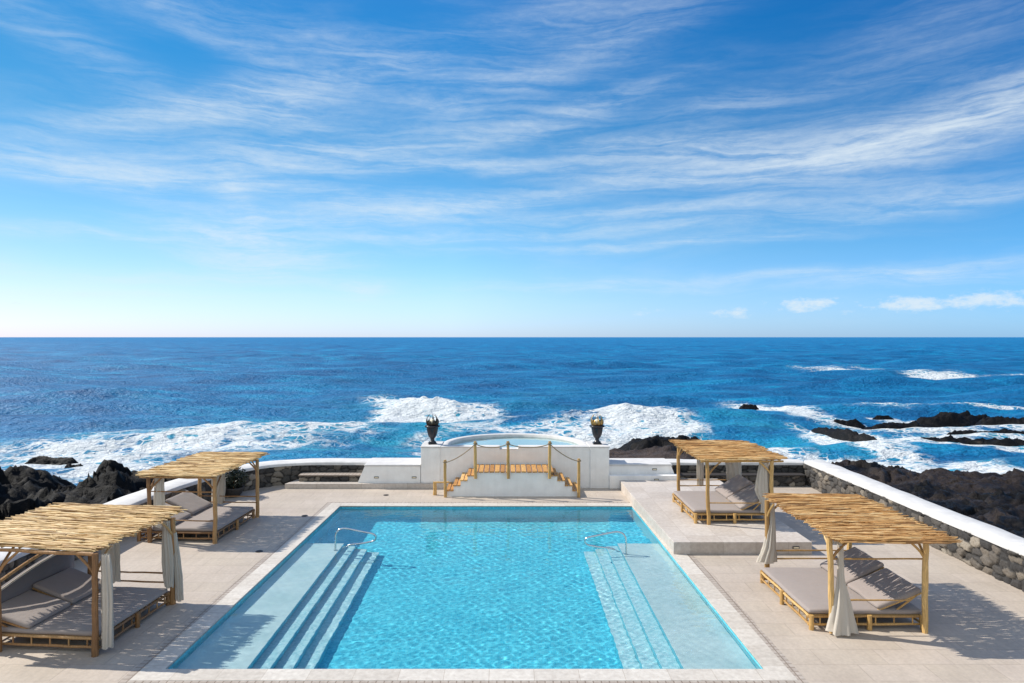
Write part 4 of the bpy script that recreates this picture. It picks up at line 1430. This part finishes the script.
for i, (px_, py_, L, Dp, hh_, ang, lab) in enumerate(REEFS):
    Yw = F * (H - SEA) / (py_ - CY); Xw = (px_ - CX) * Yw / F
    nx_, ny_ = 90, 46
    uu = np.linspace(-1.25, 1.25, nx_); vv = np.linspace(-1.35, 1.35, ny_)
    Uu, Vv = np.meshgrid(uu, vv)
    rr = np.sqrt(np.abs(Uu) ** 3.4 + Vv ** 2) + 0.55 * (fbm(Uu * 2.2 + i * 7, Vv * 2.2, 4, 100 + i) - 0.5)
    prof_ = 1 - sstep(rr, 0.05, 1.05)
    Xl, Yl = Uu * L, Vv * Dp
    rid = fbm(Xl * 0.35 + i * 3, Yl * 0.8, 5, 200 + i, 0.55, True)
    fb = 0.9 * facets(Xl * 0.42 + i * 5, Yl * 0.75, 300 + i) + 0.45 * facets(Xl * 1.1 + i * 5, Yl * 1.7, 320 + i) + 0.2 * facets(Xl * 2.6 + i, Yl * 3.2, 340 + i)
    Zl = -1.0 + prof_ * ((1.22 if L > 3.5 else 0.95) + hh_ * (0.30 + 1.0 * rid ** 1.6) + 0.60 * fb * min(1.0, hh_)) + 0.12 * fbm(Xl * 2, Yl * 2, 3, 6)
    o = np_mesh('sea_rock', np.stack([Xl, Yl, Zl], -1).reshape(-1, 3), grid_quads(ny_, nx_), M['rock'], {'brown': np.zeros(Xl.size)}, True)
    o.location = (Xw, Yw, SEA); o.rotation_euler = (0, 0, ang)
    tag(o, lab, 'sea rock', 'rocks standing in the sea')

# ================================================================== sea
ta = np.sinh(np.linspace(-2.0, 2.0, 820)) / np.sinh(2.0) * 2.6
ta = np.sort(np.concatenate([np.linspace(-0.95, 0.95, 700), ta[np.abs(ta) > 0.955]]))
ry = np.concatenate([np.exp(np.arange(math.log(27), math.log(420), 0.0036)), np.exp(np.arange(math.log(420), math.log(32000), 0.02))])
TA, RY = np.meshgrid(ta, ry)
SX, SY = TA * RY, RY
PX, PY = CX + F * TA, CY + F * (H - SEA) / RY
# swell: sum of trains, faded where the grid gets too coarse for them
Zs = np.zeros_like(SX)
random.seed(23)
for i in range(26):
    lam = 3.2 * 1.14 ** i
    ang = -math.pi / 2 + random.gauss(0.12, 0.42)
    kx, ky = math.cos(ang) * 2 * math.pi / lam, math.sin(ang) * 2 * math.pi / lam
    amp = 0.0175 * lam ** 0.72 * random.uniform(0.6, 1.2) * (1.0 if lam < 10 else 1.6 if lam < 45 else 0.6)
    fade = 1 - sstep(RY, 45 * lam * 0.6, 90 * lam * 0.6)
    ph = kx * SX + ky * SY + random.random() * 6.28 + 1.4 * fbm(SX / (lam * 3), SY / (lam * 3), 2, 500 + i)
    sn = np.sin(ph)
    Zs += amp * fade * (0.7 * sn + 0.5 * (1 - 2 * np.abs(np.cos(ph / 2 + 0.6)) ** 1.2) * 0.8)
foam = np.zeros_like(SX); shallow = np.zeros_like(SX)
wob = (fbm(SX * 0.07, SY * 0.07, 4, 640) - 0.5)


def stroke(px_, py_, hl, hw, tilt, wt, kind='foam', wobble=1.0):
    ct, st = math.cos(math.radians(tilt)), math.sin(math.radians(tilt))
    dx, dy = PX - px_, (PY - py_) + wob * hw * 2.2 * wobble
    u = (dx * ct - dy * st) / hl; v = (dx * st + dy * ct) / hw
    return wt * np.exp(-(u ** 2) - v ** 2)


FOAM = [
    (428, 406, 44, 5.5, -6, 1.05), (402, 410, 34, 7, 8, 1.05), (470, 410, 36, 4, -2, 0.6), (375, 418, 40, 7, 18, 0.75), (330, 431, 90, 5, 12, 0.50), (290, 438, 120, 6, 6, 0.33), (240, 443, 50, 4, 12, 0.6), (210, 441, 70, 5, 14, 0.7), (150, 448, 90, 8, 8, 0.75), (60, 447, 90, 8, 3, 0.62), (60, 463, 60, 9, 2, 0.85), (110, 472, 50, 10, 10, 0.75), (20, 452, 60, 5, 0, 0.5),
    (620, 424, 34, 6, -10, 0.85), (660, 428, 44, 6, -8, 0.8), (585, 431, 40, 4, 2, 0.65), (540, 428, 60, 3.5, 3, 0.45), (470, 428, 60, 4, 8, 0.33), (615, 437, 45, 6, 0, 0.8), (690, 435, 30, 5, -6, 0.7), (440, 442, 40, 6, 0, 0.26),
    (770, 409, 36, 4.2, -8, 0.9), (800, 414, 50, 4, -10, 0.6), (750, 404, 22, 3, 0, 0.75), (850, 371, 30, 1.3, -1, 0.85), (960, 375.5, 50, 1.7, -2, 0.95), (990, 376, 40, 1.8, 0, 0.6), (800, 368, 30, 1.2, 0, 0.5), (1000, 405, 30, 2.4, 0, 0.5), (890, 408, 70, 3, 0, 0.3), (940, 408, 50, 2.2, 0, 0.45), (900, 418, 22, 2.5, 0, 0.5),
    (880, 446, 46, 6, -12, 0.85), (840, 440, 40, 4, -12, 0.6), (930, 437, 40, 4, -4, 0.5), (870, 436, 26, 3, -10, 0.6), (990, 470, 50, 9, -8, 0.75), (930, 468, 46, 8, -10, 0.65), (880, 460, 40, 6, -6, 0.45), (780, 449, 20, 3.5, -8, 0.55), (730, 440, 46, 4, -6, 0.38), (830, 455, 60, 5, -6, 0.36), (1010, 478, 26, 8, 0, 0.7),
]
for f_ in FOAM:
    k_ = 0.80 if f_[0] < 350 else 1.18 if f_[1] < 380 else 0.92
    foam = np.maximum(foam, k_ * stroke(*f_)) + 0.22 * k_ * stroke(*f_)
for (px_, py_, hl, hw, tl, wt) in [(380, 430, 180, 26, 4, 0.95), (640, 432, 150, 18, 0, 0.55), (800, 448, 140, 20, -6, 0.8), (900, 455, 120, 22, -6, 0.7), (140, 452, 190, 18, 4, 0.55), (770, 412, 80, 9, -6, 0.4), (960, 378, 80, 4, 0, 0.4), (520, 425, 120, 10, 0, 0.5)]:
    shallow = np.maximum(shallow, stroke(px_, py_, hl, hw, tl, wt))
# shoreline wash
nearm = (RY < 75)
HB = np.full_like(SX, -12.0)
HB[nearm] = shore_base(SX[nearm], SY[nearm])
foam = np.maximum(foam, 0.62 * sstep(HB, -6.6, -5.4) * (0.6 + 0.7 * fbm(SX * 0.2, SY * 0.2, 3, 81)))
shallow = np.maximum(shallow, 0.8 * sstep(HB, -8.0, -5.6))
for (px_, py_, L, Dp, hh_, ang, lab) in REEFS:
    Yw = F * (H - SEA) / (py_ - CY); Xw = (px_ - CX) * Yw / F
    ca, sa = math.cos(ang), math.sin(ang)
    lx, ly = (SX - Xw) * ca + (SY - Yw) * sa, -(SX - Xw) * sa + (SY - Yw) * ca
    rr = np.sqrt((lx / (L * 1.15)) ** 2 + (ly / (Dp * 1.6)) ** 2)
    foam = np.maximum(foam, 0.6 * (1 - sstep(rr, 0.75, 1.35)))
# breaking crests: raised ridges with a steep shoreward face
for (px_, py_, hl, hw, tl, ht) in [(425, 405, 48, 3.2, -6, 2.9), (395, 410, 26, 3.0, 8, 1.1), (625, 422, 36, 3.6, -10, 1.3), (772, 407, 34, 2.6, -8, 0.9), (958, 374.5, 48, 1.3, -2, 2.2), (850, 370.5, 30, 1.0, -1, 1.5), (540, 427, 60, 3, 3, 0.5), (210, 441, 60, 3, 14, 0.35)]:
    st_ = stroke(px_, py_, hl, hw, tl, 1.0, wobble=0.5)
    Zs += 0.8 * ht * st_ * (0.4 + 0.6 * (fbm(SX * 0.5, SY * 0.5, 5, 900) - 0.35))
Zs += 0.35 * sstep(foam, 0.45, 0.95) * (fbm(SX * 0.8, SY * 0.8, 5, 950) - 0.4) * (1 - sstep(RY, 250, 400))
far = sstep(np.log(RY), math.log(80), math.log(2500))
sea = np_mesh('sea', np.stack([SX, SY, SEA + Zs], -1).reshape(-1, 3), grid_quads(len(ry), len(ta)), M['sea'],
              {'foam': np.clip(foam, 0, 1.2), 'shallow': np.clip(shallow, 0, 1), 'far': far}, True)
tag(sea, kind='structure')
